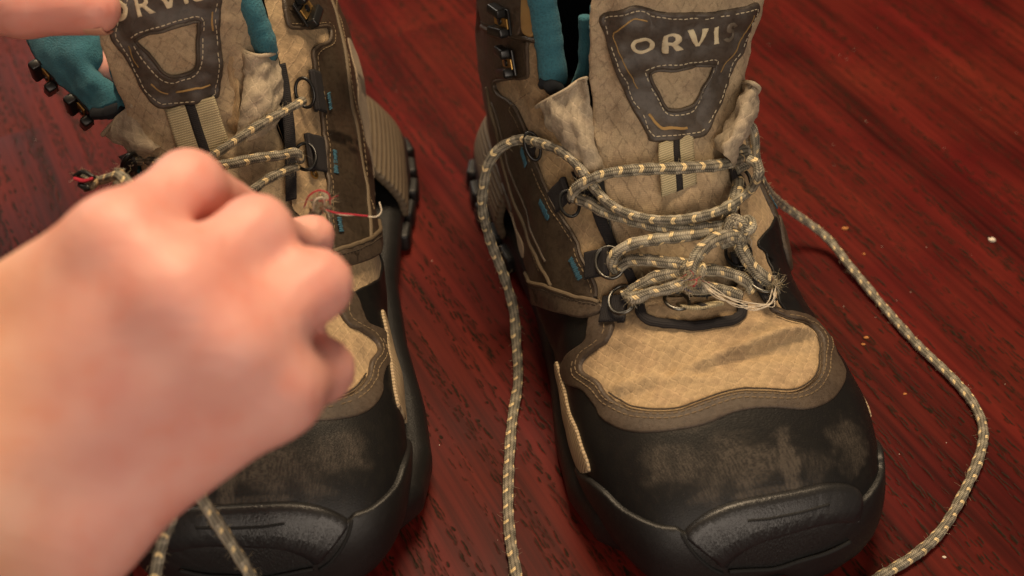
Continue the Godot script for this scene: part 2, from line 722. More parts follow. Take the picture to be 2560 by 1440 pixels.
# ---------- textures ----------
func picture(w: int, h: int, dot: Callable, depth: float) -> Array:
	# dot(x, y) gives a colour (linear) with the height in its alpha; the result is [colour texture, normal texture]
	var bytes := PackedByteArray()
	bytes.resize(w * h * 3)
	var hs := PackedFloat32Array()
	hs.resize(w * h)
	for y in h:
		for x in w:
			var c: Color = dot.call(x / float(w), y / float(h))
			var s := c.linear_to_srgb()
			var k := y * w + x
			bytes[k * 3] = clampi(int(s.r * 255.0), 0, 255)
			bytes[k * 3 + 1] = clampi(int(s.g * 255.0), 0, 255)
			bytes[k * 3 + 2] = clampi(int(s.b * 255.0), 0, 255)
			hs[k] = c.a
	var im := Image.create_from_data(w, h, false, Image.FORMAT_RGB8, bytes)
	var nm := Image.create_from_data(w, h, false, Image.FORMAT_RF, hs.to_byte_array())
	nm.bump_map_to_normal_map(depth)
	return [ImageTexture.create_from_image(im), ImageTexture.create_from_image(nm)]


func noise_img(size: int, freq: float, sd: int, octaves := 3, kind := FastNoiseLite.TYPE_SIMPLEX_SMOOTH) -> PackedByteArray:
	var f := FastNoiseLite.new()
	f.noise_type = kind
	f.frequency = freq
	f.seed = sd
	f.fractal_octaves = octaves
	var im := f.get_seamless_image(size, size)
	im.convert(Image.FORMAT_L8)
	return im.get_data()


func mat(col: Color, rough: float, tex := [], depth := 1.0, metal := 0.0) -> StandardMaterial3D:
	var m := StandardMaterial3D.new()
	m.albedo_color = col.linear_to_srgb()
	m.roughness = rough
	m.metallic = metal
	m.vertex_color_use_as_albedo = true
	if tex.size():
		m.albedo_texture = tex[0]
		m.normal_enabled = true
		m.normal_texture = tex[1]
		m.normal_scale = depth
	return m


func make_materials() -> void:
	var n1 := noise_img(512, 0.02, 3)
	var n2 := noise_img(512, 0.11, 5, 2)
	var n3 := noise_img(512, 0.35, 9, 2)
	var at := func(d: PackedByteArray, u: float, v: float) -> float:
		return d[(int(v * 512) & 511) * 512 + (int(u * 512) & 511)] / 255.0
	# ripstop: fine weave crossed by raised diamonds (tile 30 mm)
	var rip := picture(512, 512, func(u: float, v: float) -> Color:
		var w := 0.5 + 0.25 * sin(TAU * u * 56) + 0.25 * sin(TAU * v * 56)
		var wob: float = 0.22 * (at.call(n1, u, v) - 0.5)
		var a := absf(fposmod(u * 6.0 + v * 4.0 + wob, 1.0) - 0.5)
		var b := absf(fposmod(u * 6.0 - v * 4.0 - wob, 1.0) - 0.5)
		var keep: float = 0.5 + 0.5 * smoothstep(0.35, 0.6, at.call(n1, v, u))
		var l := maxf(smoothstep(0.085, 0.03, a), smoothstep(0.085, 0.03, b)) * keep
		var facet := 0.06 if fposmod(u * 6.0 + v * 4.0 + wob, 1.0) > 0.5 else 0.0
		var g: float = 0.78 + 0.22 * w + 0.35 * (at.call(n2, u, v) - 0.5) + 0.35 * (at.call(n1, u, v) - 0.5)
		g *= lerpf(0.88, 1.12, l) + facet
		return Color(g * 0.95, g * 0.945, g * 0.93, w * 0.4 + l * 0.9), 2.6)
	# the same cloth where dirt has settled along the ripstop threads
	var worn := picture(512, 512, func(u: float, v: float) -> Color:
		var w := 0.5 + 0.25 * sin(TAU * u * 56) + 0.25 * sin(TAU * v * 56)
		var wob: float = 0.18 * (at.call(n1, u, v) - 0.5)
		var a := absf(fposmod(u * 6.0 + v * 4.0 + wob, 1.0) - 0.5)
		var b := absf(fposmod(u * 6.0 - v * 4.0 - wob, 1.0) - 0.5)
		var l := maxf(smoothstep(0.10, 0.03, a), smoothstep(0.10, 0.03, b))
		var stain: float = smoothstep(0.25, 0.75, at.call(n1, v, u))
		var g: float = 0.84 + 0.16 * w + 0.35 * (at.call(n2, u, v) - 0.5) + 0.3 * (at.call(n1, u, v) - 0.5)
		g *= lerpf(1.0, lerpf(1.08, 0.70, stain), l)
		return Color(g * 0.95, g * 0.94, g * 0.92, w * 0.4 + l * 0.6), 2.6)
	var leather := picture(512, 512, func(u: float, v: float) -> Color:
		var a: float = at.call(n1, u, v)
		var b: float = at.call(n2, u, v)
		var c: float = at.call(n3, u, v)
		var scr := smoothstep(0.62, 0.8, b) * 0.75
		var g := 0.55 + 0.8 * a + 0.2 * (c - 0.5) + scr
		return Color(g, g * 0.97, g * 0.92, a * 0.5 + b * 0.5 + c * 0.35), 3.0)
	var rubber := picture(512, 512, func(u: float, v: float) -> Color:
		var a: float = at.call(n1, u, v)
		var c: float = at.call(n3, u, v)
		var s := smoothstep(0.70, 0.82, at.call(n2, u, v)) * 0.6 + smoothstep(0.6, 0.85, a) * 0.5
		return Color(0.8 + s * 1.0, 0.8 + s * 0.75, 0.8 + s * 0.5, a * 0.3 + c * 0.5), 1.6)
	var fleece := picture(512, 512, func(u: float, v: float) -> Color:
		var b: float = at.call(n2, u, v)
		var c: float = at.call(n3, u, v)
		var n: float = at.call(n1, u * 2.0, v * 2.0)
		var g := 0.25 + 0.7 * b + 0.6 * (c - 0.3) + 0.6 * n
		return Color(g, g, g, b * 0.6 + c * 0.6 + n * 1.2), 6.0)
	var ribs := picture(256, 256, func(u: float, v: float) -> Color:
		var row := fposmod(v * 12.0, 1.0)
		var h := pow(sin(PI * row), 0.6)
		var seg := 0.5 + 0.5 * sin(TAU * (u * 16.0 + 0.5 * floor(v * 12.0)))
		var g: float = 0.6 + 0.45 * h + 0.2 * (at.call(n2, u, v) - 0.5)
		return Color(g, g, g, h * 0.8 + seg * 0.25), 3.0)
	var webbing := picture(256, 256, func(u: float, v: float) -> Color:
		var col := floor(u * 12.0)
		var cu := fposmod(u * 12.0, 1.0)
		var cv := fposmod(v * 16.0 + (0.5 if int(col) % 2 else 0.0), 1.0)
		var h := sin(PI * cu) * (0.45 + 0.55 * sin(PI * cv))
		var g: float = 0.5 + 0.6 * h + 0.3 * (at.call(n2, u, v) - 0.5)
		return Color(g, g, g * 0.97, h), 4.0)
	var braid := picture(256, 256, func(u: float, v: float) -> Color:
		var c := int(u * 8.0)
		var f := fposmod(u * 8.0, 1.0)
		var slant := (f if c % 2 == 0 else 1.0 - f)
		var ph := v * 9.0 + slant * 1.1 + (0.5 if c % 4 > 1 else 0.0)
		var h := pow(maxf(0.0, sin(PI * fposmod(ph, 1.0))), 0.8) * pow(sin(PI * f), 0.5)
		var id: float = floor(ph) + c * 17.0
		var g: float = 0.30 + 0.95 * h + 0.5 * (at.call(n2, u, v) - 0.5) + 0.36 * sin(id * 12.9)
		var col := Color(0.375, 0.340, 0.255) * maxf(g, 0.15)
		var vv := fposmod(v + slant * 0.12, 1.0)
		if (c in [1, 2] and vv > 0.06 and vv < 0.25) or (c in [4, 5] and vv > 0.56 and vv < 0.75) or (c == 7 and vv > 0.3 and vv < 0.5):
			col = Color(0.95, 0.74, 0.40) * (0.55 + 0.6 * h)
		return Color(col.r, col.g, col.b, h), 6.0)
	# toe rubber with the scuffs where the boot has met the ground; u runs round the boot, v from the toe back
	var toe := picture(1024, 512, func(u: float, v: float) -> Color:
		var phi := (u - 0.5) * 360.0
		var a := v * 500.0
		var nb: float = at.call(n2, u * 7.0 + v * 0.6, v * 0.7)
		var nc: float = at.call(n3, u * 2.0, v * 2.0)
		var na: float = at.call(n1, u * 2.3, v * 1.7)
		var sc := 0.0
		for m in [[88, -31, 26, 18, 0.45], [71, -13, 35, 20, 0.50], [71, -1, 26, 16, 0.55], [65, 8, 36, 4, 1.00], [83, 43, 31, 13, 0.70], [103, -39, 25, 7, 0.45], [56, 20, 19, 8, 0.40], [49, -24, 5, 9, 0.50], [40, -1, 4, 13, 0.70], [131, -19, 13, 10, 0.35]]:
			var d := Vector2((phi - m[1]) / m[3], (a - m[0]) / m[2]).length()
			sc += m[4] * smoothstep(1.25, 0.45, d + (na - 0.5) * 0.9) * (0.25 + 0.9 * smoothstep(0.3, 0.75, nb * 0.55 + nc * 0.45))
		var dust := 0.22 * smoothstep(0.5, 0.8, na) * nc + 0.35 * smoothstep(0.72, 0.8, nb) * nc
		sc = minf(sc, 1.0)
		var speck := 0.7 * smoothstep(0.86, 0.93, at.call(n2, u * 3.0, v * 3.0)) * smoothstep(0.45, 0.7, na)
		sc = minf(sc + speck * 0.6, 1.0)
		var base := Color(0.0085, 0.0080, 0.0076)
		var c := base.lerp(Color(0.15, 0.122, 0.095), minf(sc * 0.46 + dust * 0.12, 1.0))
		return Color(c.r, c.g, c.b, nc * 0.4 + nb * 0.15), 0.9)

	M.fabric = mat(Color(0.54, 0.385, 0.215), 0.9, rip, 1.0)
	M.fabric_tongue = mat(Color(0.50, 0.385, 0.245), 0.9, worn, 1.0)
	M.fabric_pale = mat(Color(0.51, 0.42, 0.30), 0.9, rip, 0.8)
	M.fabric_tan = mat(Color(0.36, 0.215, 0.10), 0.88, rip, 1.0)
	M.suede = mat(Color(0.33, 0.25, 0.165), 0.95, fleece, 0.5)
	for k in ["fabric", "fabric_tongue", "fabric_pale", "fabric_tan", "suede"]:
		M[k].rim_enabled = true
		M[k].rim = 0.25
	M.leather = mat(Color(0.056, 0.040, 0.026), 0.45, leather, 0.9)
	M.leather_light = mat(Color(0.078, 0.056, 0.038), 0.55, leather, 0.8)
	M.binding = mat(Color(0.135, 0.098, 0.058), 0.7, leather, 0.8)
	M.badge = mat(Color(0.078, 0.062, 0.049), 0.5, leather, 0.5)
	M.rubber = mat(Color(0.0095, 0.0092, 0.009), 0.48, rubber, 0.8)
	M.bumper = mat(Color(0.018, 0.0178, 0.0185), 0.38, rubber, 0.5)
	M.toe = mat(Color.WHITE, 0.46, toe, 0.8)
	M.toe.metallic_specular = 0.36
	M.groove = mat(Color(0.005, 0.005, 0.005), 0.8)
	M.midsole = mat(Color(0.46, 0.35, 0.21), 0.65, ribs, 2.2)
	M.heel = mat(Color(0.15, 0.112, 0.07), 0.62, ribs, 1.6)
	M.blue = mat(Color(0.038, 0.165, 0.215), 0.95, fleece, 1.0)
	M.blue.rim_enabled = true
	M.blue.rim = 0.5
	M.blue_thread = mat(Color(0.05, 0.15, 0.21), 0.8, fleece, 0.6)
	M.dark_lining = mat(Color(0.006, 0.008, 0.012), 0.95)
	M.black_web = mat(Color(0.018, 0.015, 0.017), 0.85, webbing, 1.0)
	M.webbing = mat(Color(0.56, 0.48, 0.30), 0.85, webbing, 1.0)
	M.stitch = mat(Color(0.60, 0.52, 0.36), 0.85)
	M.stitch_brown = mat(Color(0.20, 0.14, 0.075), 0.85)
	M.stitch_dark = mat(Color(0.05, 0.034, 0.02), 0.85)
	M.letter = mat(Color(0.72, 0.62, 0.40), 0.6)
	M.letter_worn = mat(Color(0.17, 0.14, 0.10), 0.6)
	M.ochre = mat(Color(0.36, 0.22, 0.075), 0.7)
	M.metal = mat(Color(0.16, 0.155, 0.14), 0.38, [], 1.0, 1.0)
	M.metal_dark = mat(Color(0.028, 0.028, 0.028), 0.32, [], 1.0, 0.6)
	M.brass = mat(Color(0.50, 0.30, 0.09), 0.4, [], 1.0, 0.8)
	M.lace = mat(Color.WHITE, 0.9, braid, 1.0)
	M.fuzz = mat(Color(0.42, 0.35, 0.22), 0.9)
	M.thread = mat(Color(0.66, 0.58, 0.46), 0.75)
	M.thread_red = mat(Color(0.42, 0.016, 0.04), 0.8)
	M.thread_blue = mat(Color(0.04, 0.05, 0.12), 0.8)
	M.skin = mat(Color.WHITE, 0.55)
	M.skin.subsurf_scatter_enabled = true
	M.skin.subsurf_scatter_strength = 0.12
	M.nail = mat(Color(0.62, 0.34, 0.24), 0.4)
	M.crumb = mat(Color(0.55, 0.22, 0.06), 0.8)
	M.crumb_pale = mat(Color(0.7, 0.62, 0.5), 0.8)


# Oak stained red: long grain, dark open pores.  One tile is 0.8 m square, grain along v.
func oak() -> StandardMaterial3D:
	var n := 2048
	var f := FastNoiseLite.new()
	f.seed = 21
	f.frequency = 0.012
	f.fractal_octaves = 4
	var a := f.get_image(n, 48)
	a.convert(Image.FORMAT_RF)
	a.resize(n, n, Image.INTERPOLATE_CUBIC)
	f.seed = 57
	f.frequency = 0.11
	var b := f.get_image(n, 64)
	b.convert(Image.FORMAT_RF)
	b.resize(n, n, Image.INTERPOLATE_CUBIC)
	f.seed = 8
	f.frequency = 0.004
	f.fractal_octaves = 3
	var c := f.get_image(n, n)
	c.convert(Image.FORMAT_RF)
	var da := a.get_data().to_float32_array()
	var db := b.get_data().to_float32_array()
	var dc := c.get_data().to_float32_array()
	var pore := PackedFloat32Array()
	pore.resize(n * n)
	var rn := RandomNumberGenerator.new()
	rn.seed = 77
	var wave := FastNoiseLite.new()
	wave.seed = 4
	wave.frequency = 0.006
	for k in 10500:
		var x := rn.randf() * n
		var y := rn.randf() * n
		# pores crowd together in the early wood of each ring and follow one another along the grain
		var ring := sin(x * 0.19 + 7.0 * wave.get_noise_2d(x * 0.5, y * 0.06))
		if ring < rn.randf_range(-1.0, 0.9):
			continue
		var wide := rn.randf_range(0.3, 0.95) * (1.0 if k % 3 else 1.25)
		var drift := rn.randf_range(-0.05, 0.05)
		for link in rn.randi_range(3, 9):
			var ln := rn.randf_range(5, 24)
			var wd := wide * rn.randf_range(0.6, 1.25)
			var st := rn.randf_range(0.6, 1.0)
			var ph := rn.randf() * TAU
			for i in int(ln):
				var t := i / ln
				var cx := x + drift * i + 0.6 * sin(i * 0.23 + ph)
				var w := wd * sqrt(maxf(0.0, sin(PI * minf(t * 1.02, 1.0)))) * (0.75 + 0.5 * absf(sin(i * 0.41 + ph)))
				var yy := int(y + i) % n
				for q in range(int(cx - w - 1), int(cx + w + 2)):
					var d := clampf(w + 0.5 - absf(q - cx), 0.0, 1.0) * st
					var o := yy * n + posmod(q, n)
					if d > pore[o]:
						pore[o] = d
			y += ln + rn.randf_range(2, 18)
			x += drift * ln + rn.randf_range(-1.6, 1.6)
	var bytes := PackedByteArray()
	bytes.resize(n * n * 3)
	var rough := PackedByteArray()
	rough.resize(n * n)
	var hs := PackedFloat32Array()
	hs.resize(n * n)
	for k in n * n:
		var p := pore[k]
		var g := 0.52 + 0.75 * da[k] + 0.8 * (db[k] - 0.5) + 0.35 * (dc[k] - 0.5)
		var r := 0.088 * g
		var q := minf(p * (1.0 + 0.35 * db[k]), 1.0)
		var rr := lerpf(r, 0.0125, q)
		var gg := lerpf(0.0084 * g * (0.72 + 0.6 * dc[k]), 0.0066, q)
		var bb := lerpf(0.0056 * g, 0.0022, q)
		# sRGB curve for dark values
		bytes[k * 3] = int(255.0 * (1.055 * pow(rr, 0.41667) - 0.055))
		bytes[k * 3 + 1] = int(255.0 * (gg * 12.92 if gg < 0.0031 else 1.055 * pow(maxf(gg, 0.0001), 0.41667) - 0.055))
		bytes[k * 3 + 2] = int(255.0 * (bb * 12.92 if bb < 0.0031 else 1.055 * pow(maxf(bb, 0.0001), 0.41667) - 0.055))
		rough[k] = clampi(int(255.0 * (0.46 + 0.14 * dc[k] + 0.1 * p)), 0, 255)
		hs[k] = -p * 0.7 + db[k] * 0.2
	var m := StandardMaterial3D.new()
	var im := Image.create_from_data(n, n, false, Image.FORMAT_RGB8, bytes)
	m.albedo_texture = ImageTexture.create_from_image(im)
	m.roughness = 1.0
	m.roughness_texture = ImageTexture.create_from_image(Image.create_from_data(n, n, false, Image.FORMAT_L8, rough))
	var nm := Image.create_from_data(n, n, false, Image.FORMAT_RF, hs.to_byte_array())
	nm.bump_map_to_normal_map(2.2)
	m.normal_enabled = true
	m.normal_texture = ImageTexture.create_from_image(nm)
	m.normal_scale = 0.28
	m.metallic_specular = 0.21
	return m


func table() -> void:
	var t := thing("table", "dark red stained oak tabletop under both boots", "table")
	var st := SurfaceTool.new()
	st.begin(Mesh.PRIMITIVE_TRIANGLES)
	var x0 := -0.75
	var x1 := 0.75
	var z0 := -0.62
	var z1 := 0.36
	var r := 0.006
	var turn := deg_to_rad(26.6)
	# profile of the top with an eased edge, swept round the rectangle
	var rows := [[0.0, 0.0], [-r * 0.3, -r * 0.05], [-0.0, -r * 0.3]]
	var loops := []
	for q in [[r, 0.0], [r * 0.3, -r * 0.3], [0.0, -r], [0.0, -0.028]]:
		loops.append([Vector3(x0 + q[0], q[1], z0 + q[0]), Vector3(x1 - q[0], q[1], z0 + q[0]), Vector3(x1 - q[0], q[1], z1 - q[0]), Vector3(x0 + q[0], q[1], z1 - q[0])])
	var put := func(v: Vector3) -> void:
		var g := Vector2(v.x, v.z).rotated(turn)
		st.set_uv(Vector2(g.x + v.y, g.y) / 0.8 + Vector2(0.31, 0.27))
		st.add_vertex(v)
	for k in [[0, 1, 2], [0, 2, 3]]:
		for i in k:
			put.call(loops[0][i])
	for l in 3:
		for e in 4:
			var a: Vector3 = loops[l][e]
			var b: Vector3 = loops[l][(e + 1) % 4]
			var c: Vector3 = loops[l + 1][e]
			var d: Vector3 = loops[l + 1][(e + 1) % 4]
			for v in [a, c, b, b, c, d]:
				put.call(v)
	for k in [[0, 2, 1], [0, 3, 2]]:
		for i in k:
			put.call(loops[3][i])
	st.generate_normals()
	part("table_top", st.commit(), oak(), t)
	for q in [[x0 + 0.08, z0 + 0.08], [x1 - 0.08, z0 + 0.08], [x1 - 0.08, z1 - 0.08], [x0 + 0.08, z1 - 0.08]]:
		part("leg", box_round(Vector3(60, 690, 60), 6.0, Transform3D(Basis(), Vector3(q[0] * 1000.0, -374, q[1] * 1000.0))), M.leather, t)


# ---------- boots ----------
func frame_at(s: Surf, a: float, b: float, lift: float) -> Transform3D:
	# x round the boot, y up along it, z outwards
	var n := s.normal(a, b)
	var y := (s.at(minf(a + 6, 1000), b) - s.at(maxf(a - 6, 0), b)).normalized()
	var x := y.cross(n).normalized()
	return Transform3D(Basis(x, n.cross(x).normalized(), n), s.at(a, b, lift))


func turned(t: Transform3D, axis: Vector3, deg: float) -> Transform3D:
	return t.rotated_local(axis, deg_to_rad(deg))


func ring_mesh(t: Transform3D, rx: float, ry: float, r: float) -> ArrayMesh:
	var pts := PackedVector3Array()
	for k in 20:
		var w := TAU * k / 20
		pts.append(t * Vector3(cos(w) * rx, sin(w) * ry, 0))
	return tube(pts, r, {"closed": true, "sides": 10, "step": 0.8})


# a lace ring held by a folded strip of black webbing
func lace_ring(parent: Node3D, s: Surf, a: float, b: float, tilt: float, yaw: float, rx: float, ry: float, lift: float, m: Material) -> void:
	var t := frame_at(s, a, b, lift)
	t = turned(turned(t, Vector3.UP, yaw), Vector3.RIGHT, tilt)
	part("lace_ring", ring_mesh(t, rx, ry, 0.68), m, parent)


func web_strip(parent: Node3D, pts: Array, wide: Vector3, thick := 1.4) -> void:
	# pts are centre points (mm); wide is half the strip's width as a vector
	var r0 := PackedVector3Array()
	var r1 := PackedVector3Array()
	var r2 := PackedVector3Array()
	for p in pts:
		r0.append(p - wide)
		r1.append(p)
		r2.append(p + wide)
	part("webbing_strip", sheet([r0, r1, r2], thick, {"step": 0.9, "uv": 9.0, "tone": 0.2}), M.black_web, parent)


# folded webbing tab between the eyestay at (a, b) and a ring; towards is the direction of the ring
func web_tab(parent: Node3D, s: Surf, a: float, b: float, across: float, turn: float, reach: float, half: float) -> void:
	var t := turned(frame_at(s, a, b, 0.0), Vector3.BACK, turn)
	var pts := []
	for q in [[-across, 0.8], [-across * 0.3, 2.2], [reach * 0.6, 3.2], [reach, 4.2], [reach + 0.7, 3.2], [reach, 2.2], [reach * 0.5, 1.3]]:
		pts.append(t * Vector3(q[0], 0, q[1]))
	web_strip(parent, pts, t.basis.y * half, 0.9)


func hook(parent: Node3D, s: Surf, a: float, b: float, turn: float, lift := 1.5) -> void:
	var t := turned(frame_at(s, a, b, lift), Vector3.BACK, turn)
	hook_at(parent, t)


func hook_at(parent: Node3D, t: Transform3D) -> void:
	var o := part("lace_hook", box_round(Vector3(12.5, 10.5, 1.2), 0.5, t * Transform3D(Basis(), Vector3(0, 0, 0.5))), M.metal_dark, parent)
	part("brass_plate", box_round(Vector3(11.0, 4.2, 0.8), 0.3, t * Transform3D(Basis(), Vector3(0.3, -0.4, 1.4))), M.brass, o)
	for e in [-1.0, 1.0]:
		part("hook_arm", box_round(Vector3(11.0 - 1.5 * e, 4.0, 4.6), 1.3, t * Transform3D(Basis(Vector3.FORWARD, 0.12 * e), Vector3(0.5 * e, e * 4.3, 3.0))), M.metal_dark, o)
	part("rivet", tube(PackedVector3Array([t * Vector3(0, -0.2, 1.4), t * Vector3(0, -0.2, 2.3)]), 1.5, {"sides": 12, "step": 0.4}), M.metal_dark, o)


func bartack(parent: Node3D, s: Surf, a0: float, b0: float, a1: float, b1: float) -> void:
	var p := PackedVector3Array()
	var q0 := s.at(a0, b0, 1.95)
	var q1 := s.at(a1, b1, 1.95)
	var n := s.normal(a0, b0)
	var x := (q1 - q0).cross(n).normalized()
	var m := int(q0.distance_to(q1) / 0.42)
	for k in m:
		p.append(q0.lerp(q1, k / float(m)) + x * (1.25 if k % 2 else -1.25) * rng.randf_range(0.75, 1.2) + n * rng.randf_range(0.0, 0.25))
	part("bartack", tube(p, 0.3, {"sides": 5, "step": 0.9}), M.blue_thread, parent)


func gap_at(g: PackedVector2Array, t: float) -> float:
	if t <= g[0].x:
		return 0.0
	for k in g.size() - 1:
		if t <= g[k + 1].x:
			return lerpf(g[k].y, g[k + 1].y, smoothstep(0, 1, (t - g[k].x) / (g[k + 1].x - g[k].x)) if k == 0 else (t - g[k].x) / (g[k + 1].x - g[k].x))
	return g[g.size() - 1].y


func upper_shell(s: Surf, plus: PackedVector2Array, minus: PackedVector2Array, off: float, from: float) -> ArrayMesh:
	var rows := 170
	var cols := 150
	var verts := PackedVector3Array()
	var uvs := PackedVector2Array()
	var idx := PackedInt32Array()
	for i in rows + 1:
		var a := lerpf(from, 1000.0, i / float(rows))
		var p0 := gap_at(plus, a)
		var p1 := 360.0 - gap_at(minus, a)
		for j in cols + 1:
			var b := lerpf(p0, p1, j / float(cols))
			var w := b if b <= 180.0 else b - 360.0
			verts.append(s.at(a, w, off))
			uvs.append(Vector2(w * s.kb, -a * s.ka) / 30.0)
	for i in rows:
		for j in cols:
			var k := i * (cols + 1) + j
			idx.append_array([k, k + 1, k + cols + 1, k + 1, k + cols + 2, k + cols + 1])
	return commit(verts, idx, uvs, 0.36)


func sole_half(s: float, side: float) -> float:
	var T := [0.0, 3.0, 10.0, 28.0, 60.0, 100.0, 140.0, 180.0, 215.0, 243.0, 265.0, 281.0, 291.0, 296.0, 298.0]
	var V := [8.0, 24.0, 39.0, 48.5, 51.0, 47.0, 45.0, 49.5, 56.5, 59.0, 55.5, 45.0, 31.0, 16.0, 5.0]
	for k in T.size() - 1:
		if s <= T[k + 1]:
			var u: float = (s - T[k]) / (T[k + 1] - T[k])
			return lerpf(V[k], V[k + 1], u)
	return 0.0


func spring(s: float) -> float:
	return 10.0 * pow(smoothstep(215, 300, s), 1.3)


func sole_path(inset: float) -> PackedVector2Array:
	var half := PackedVector2Array()
	for k in 61:
		var w := PI * k / 60.0
		var s := 149.0 - 149.0 * cos(w)
		var along := s if s > 100.0 else 13.0 + s * 0.87
		if s > 262.0:
			along = 262.0 + (s - 262.0) * 0.78
		half.append(Vector2(sole_half(s, 1.0), along))
	var all := PackedVector2Array()
	for q in half:
		all.append(Vector2(q.x, q.y))
	for k in range(half.size() - 1, -1, -1):
		all.append(Vector2(-half[k].x, half[k].y))
	if inset > 0.0:
		# shrink about the spine of the foot
		for k in all.size():
			var q := all[k]
			var c := Vector2(0, clampf(q.y, 40, 250))
			all[k] = q - (q - c).normalized() * inset
	return all


func sole(parent: Node3D) -> void:
	var levels := [[4.5, 0.0], [2.0, 1.2], [0.2, 5.0], [0.0, 12.0], [1.5, 17.0], [6.0, 20.0], [16.0, 21.0]]
	var verts := PackedVector3Array()
	var uvs := PackedVector2Array()
	var idx := PackedInt32Array()
	var n := 0
	for l in levels:
		var path := sole_path(l[0])
		n = path.size()
		for q in path:
			var arch := 3.5 * smoothstep(95, 112, q.y) * smoothstep(150, 132, q.y) if l[1] < 3.0 else 0.0
			verts.append(Vector3(q.x, l[1] + spring(q.y) + arch, q.y - 150.0))
			uvs.append(Vector2(q.y, l[1] + q.x * 0.3) / 60.0)
	for l in levels.size() - 1:
		for k in n:
			var a := l * n + k
			var b := l * n + (k + 1) % n
			idx.append_array([a, b, a + n, b, b + n, a + n])
	# bottom
	for k in n / 2 - 1:
		var a := k
		var b := n - 1 - k
		idx.append_array([a, b, a + 1, b, b - 1, a + 1])
	part("outsole", commit(verts, idx, uvs, 0.2), M.rubber, parent)
	# tread blocks that stand out along the edge
	var base := sole_path(0.0)
	var pos := PackedVector3Array()
	for q in base:
		pos.append(Vector3(q.x, 0, q.y))
	pos.append(pos[0])
	var even := resample(pos, 44)
	for k in 44:
		var p := even[k]
		var t := (even[(k + 1) % 44] - even[(k + 43) % 44]).normalized()
		var out := t.cross(Vector3.UP).normalized()
		if p.z > 104:
			continue
		if out.dot(Vector3(p.x, 0, p.z - clampf(p.z, 50, 240))) < 0:
			out = -out
		var x := Transform3D(Basis(t, Vector3.UP, t.cross(Vector3.UP)), p + Vector3(0, 5.2 + spring(p.z), -150) + out * 0.7)
		part("lug", box_round(Vector3(13.0, 9.5, 6.5), 3.0, x), M.rubber, parent)


func heel_cup(parent: Node3D, lean := 0.0) -> void:
	var rows := []
	for l in [[12.0, 47.5, 13.0], [20.0, 49.5, 13.5], [28.0, 48.6, 16.0], [36.0, 46.0, 20.0], [43.0, 42.0, 25.0]]:
		var r := PackedVector3Array()
		for k in 25:
			var w := -PI * 0.5 + PI * k / 24.0
			var ext := 78.0 if l[0] < 40 else 70.0
			var zz: float = 56.0 - (56.0 - l[2]) * cos(w) if absf(w) < 1.2 else 56.0 - (56.0 - l[2]) * cos(w) + ext * pow((absf(w) - 1.2) / 0.371, 1.0) * 0.5
			r.append(Vector3(l[1] * signf(sin(w)) * pow(absf(sin(w)), 0.75) - lean * (l[0] - 14.0), l[0], zz - 150.0))
		rows.append(r)
	part("heel_cup", sheet(rows, 4.0, {"step": 2.0, "uv": 34.0, "tone": 0.25}), M.heel, parent)


# ---------- laces ----------
func lace_points(list: Array) -> PackedVector3Array:
	return triples(list)


func strand(o: Node3D, called: String, list: Array, start := 0.0, r := 2.45, opt := {}) -> void:
	var pts := triples(list)
	for k in pts.size():
		pts[k] -= o.position * 1000.0
	var s := part(called, tube(pts, r, {"sides": 14, "step": 0.8, "along": 7.4, "start": start, "wobble": 0.24, "tone": 0.3, "squash": 0.88}.merged(opt, true)), M.lace, o)
	# stray fibres
	var line := resample(smooth3(pts, 1.0), maxi(4, int(length_of(pts) * opt.get("fuzz", 2.2))))
	var verts := PackedVector3Array()
	var uvs := PackedVector2Array()
	var idx := PackedInt32Array()
	for p in line:
		var d := Vector3(rng.randfn(), rng.randfn(), rng.randfn()).normalized()
		var e := Vector3(rng.randfn(), rng.randfn(), rng.randfn()) * 0.6
		hair(verts, uvs, idx, p + d * r * 0.92, p + d * (r + rng.randf_range(0.3, 1.0)) + e * 0.5, p + d * (r + rng.randf_range(0.5, 1.6)) + e * 1.4, 0.065)
	var f := part("fuzz", commit(verts, idx, uvs), M.fuzz, s)
	f.set_meta("kind", "stuff")


func hair(verts: PackedVector3Array, uvs: PackedVector2Array, idx: PackedInt32Array, a: Vector3, b: Vector3, c: Vector3, r: float) -> void:
	var o := verts.size()
	for k in 3:
		var p: Vector3 = [a, b, c][k]
		var w: float = [1.0, 0.8, 0.3][k] * r
		verts.append_array([p + Vector3(w, 0, 0), p + Vector3(-w * 0.5, w * 0.87, 0), p + Vector3(-w * 0.5, -w * 0.5, w * 0.87)])
		uvs.append_array([Vector2(), Vector2(), Vector2()])
	for k in 2:
		for j in 3:
			var p0 := o + k * 3 + j
			var p1 := o + k * 3 + (j + 1) % 3
			idx.append_array([p0, p0 + 3, p1, p1, p0 + 3, p1 + 3])


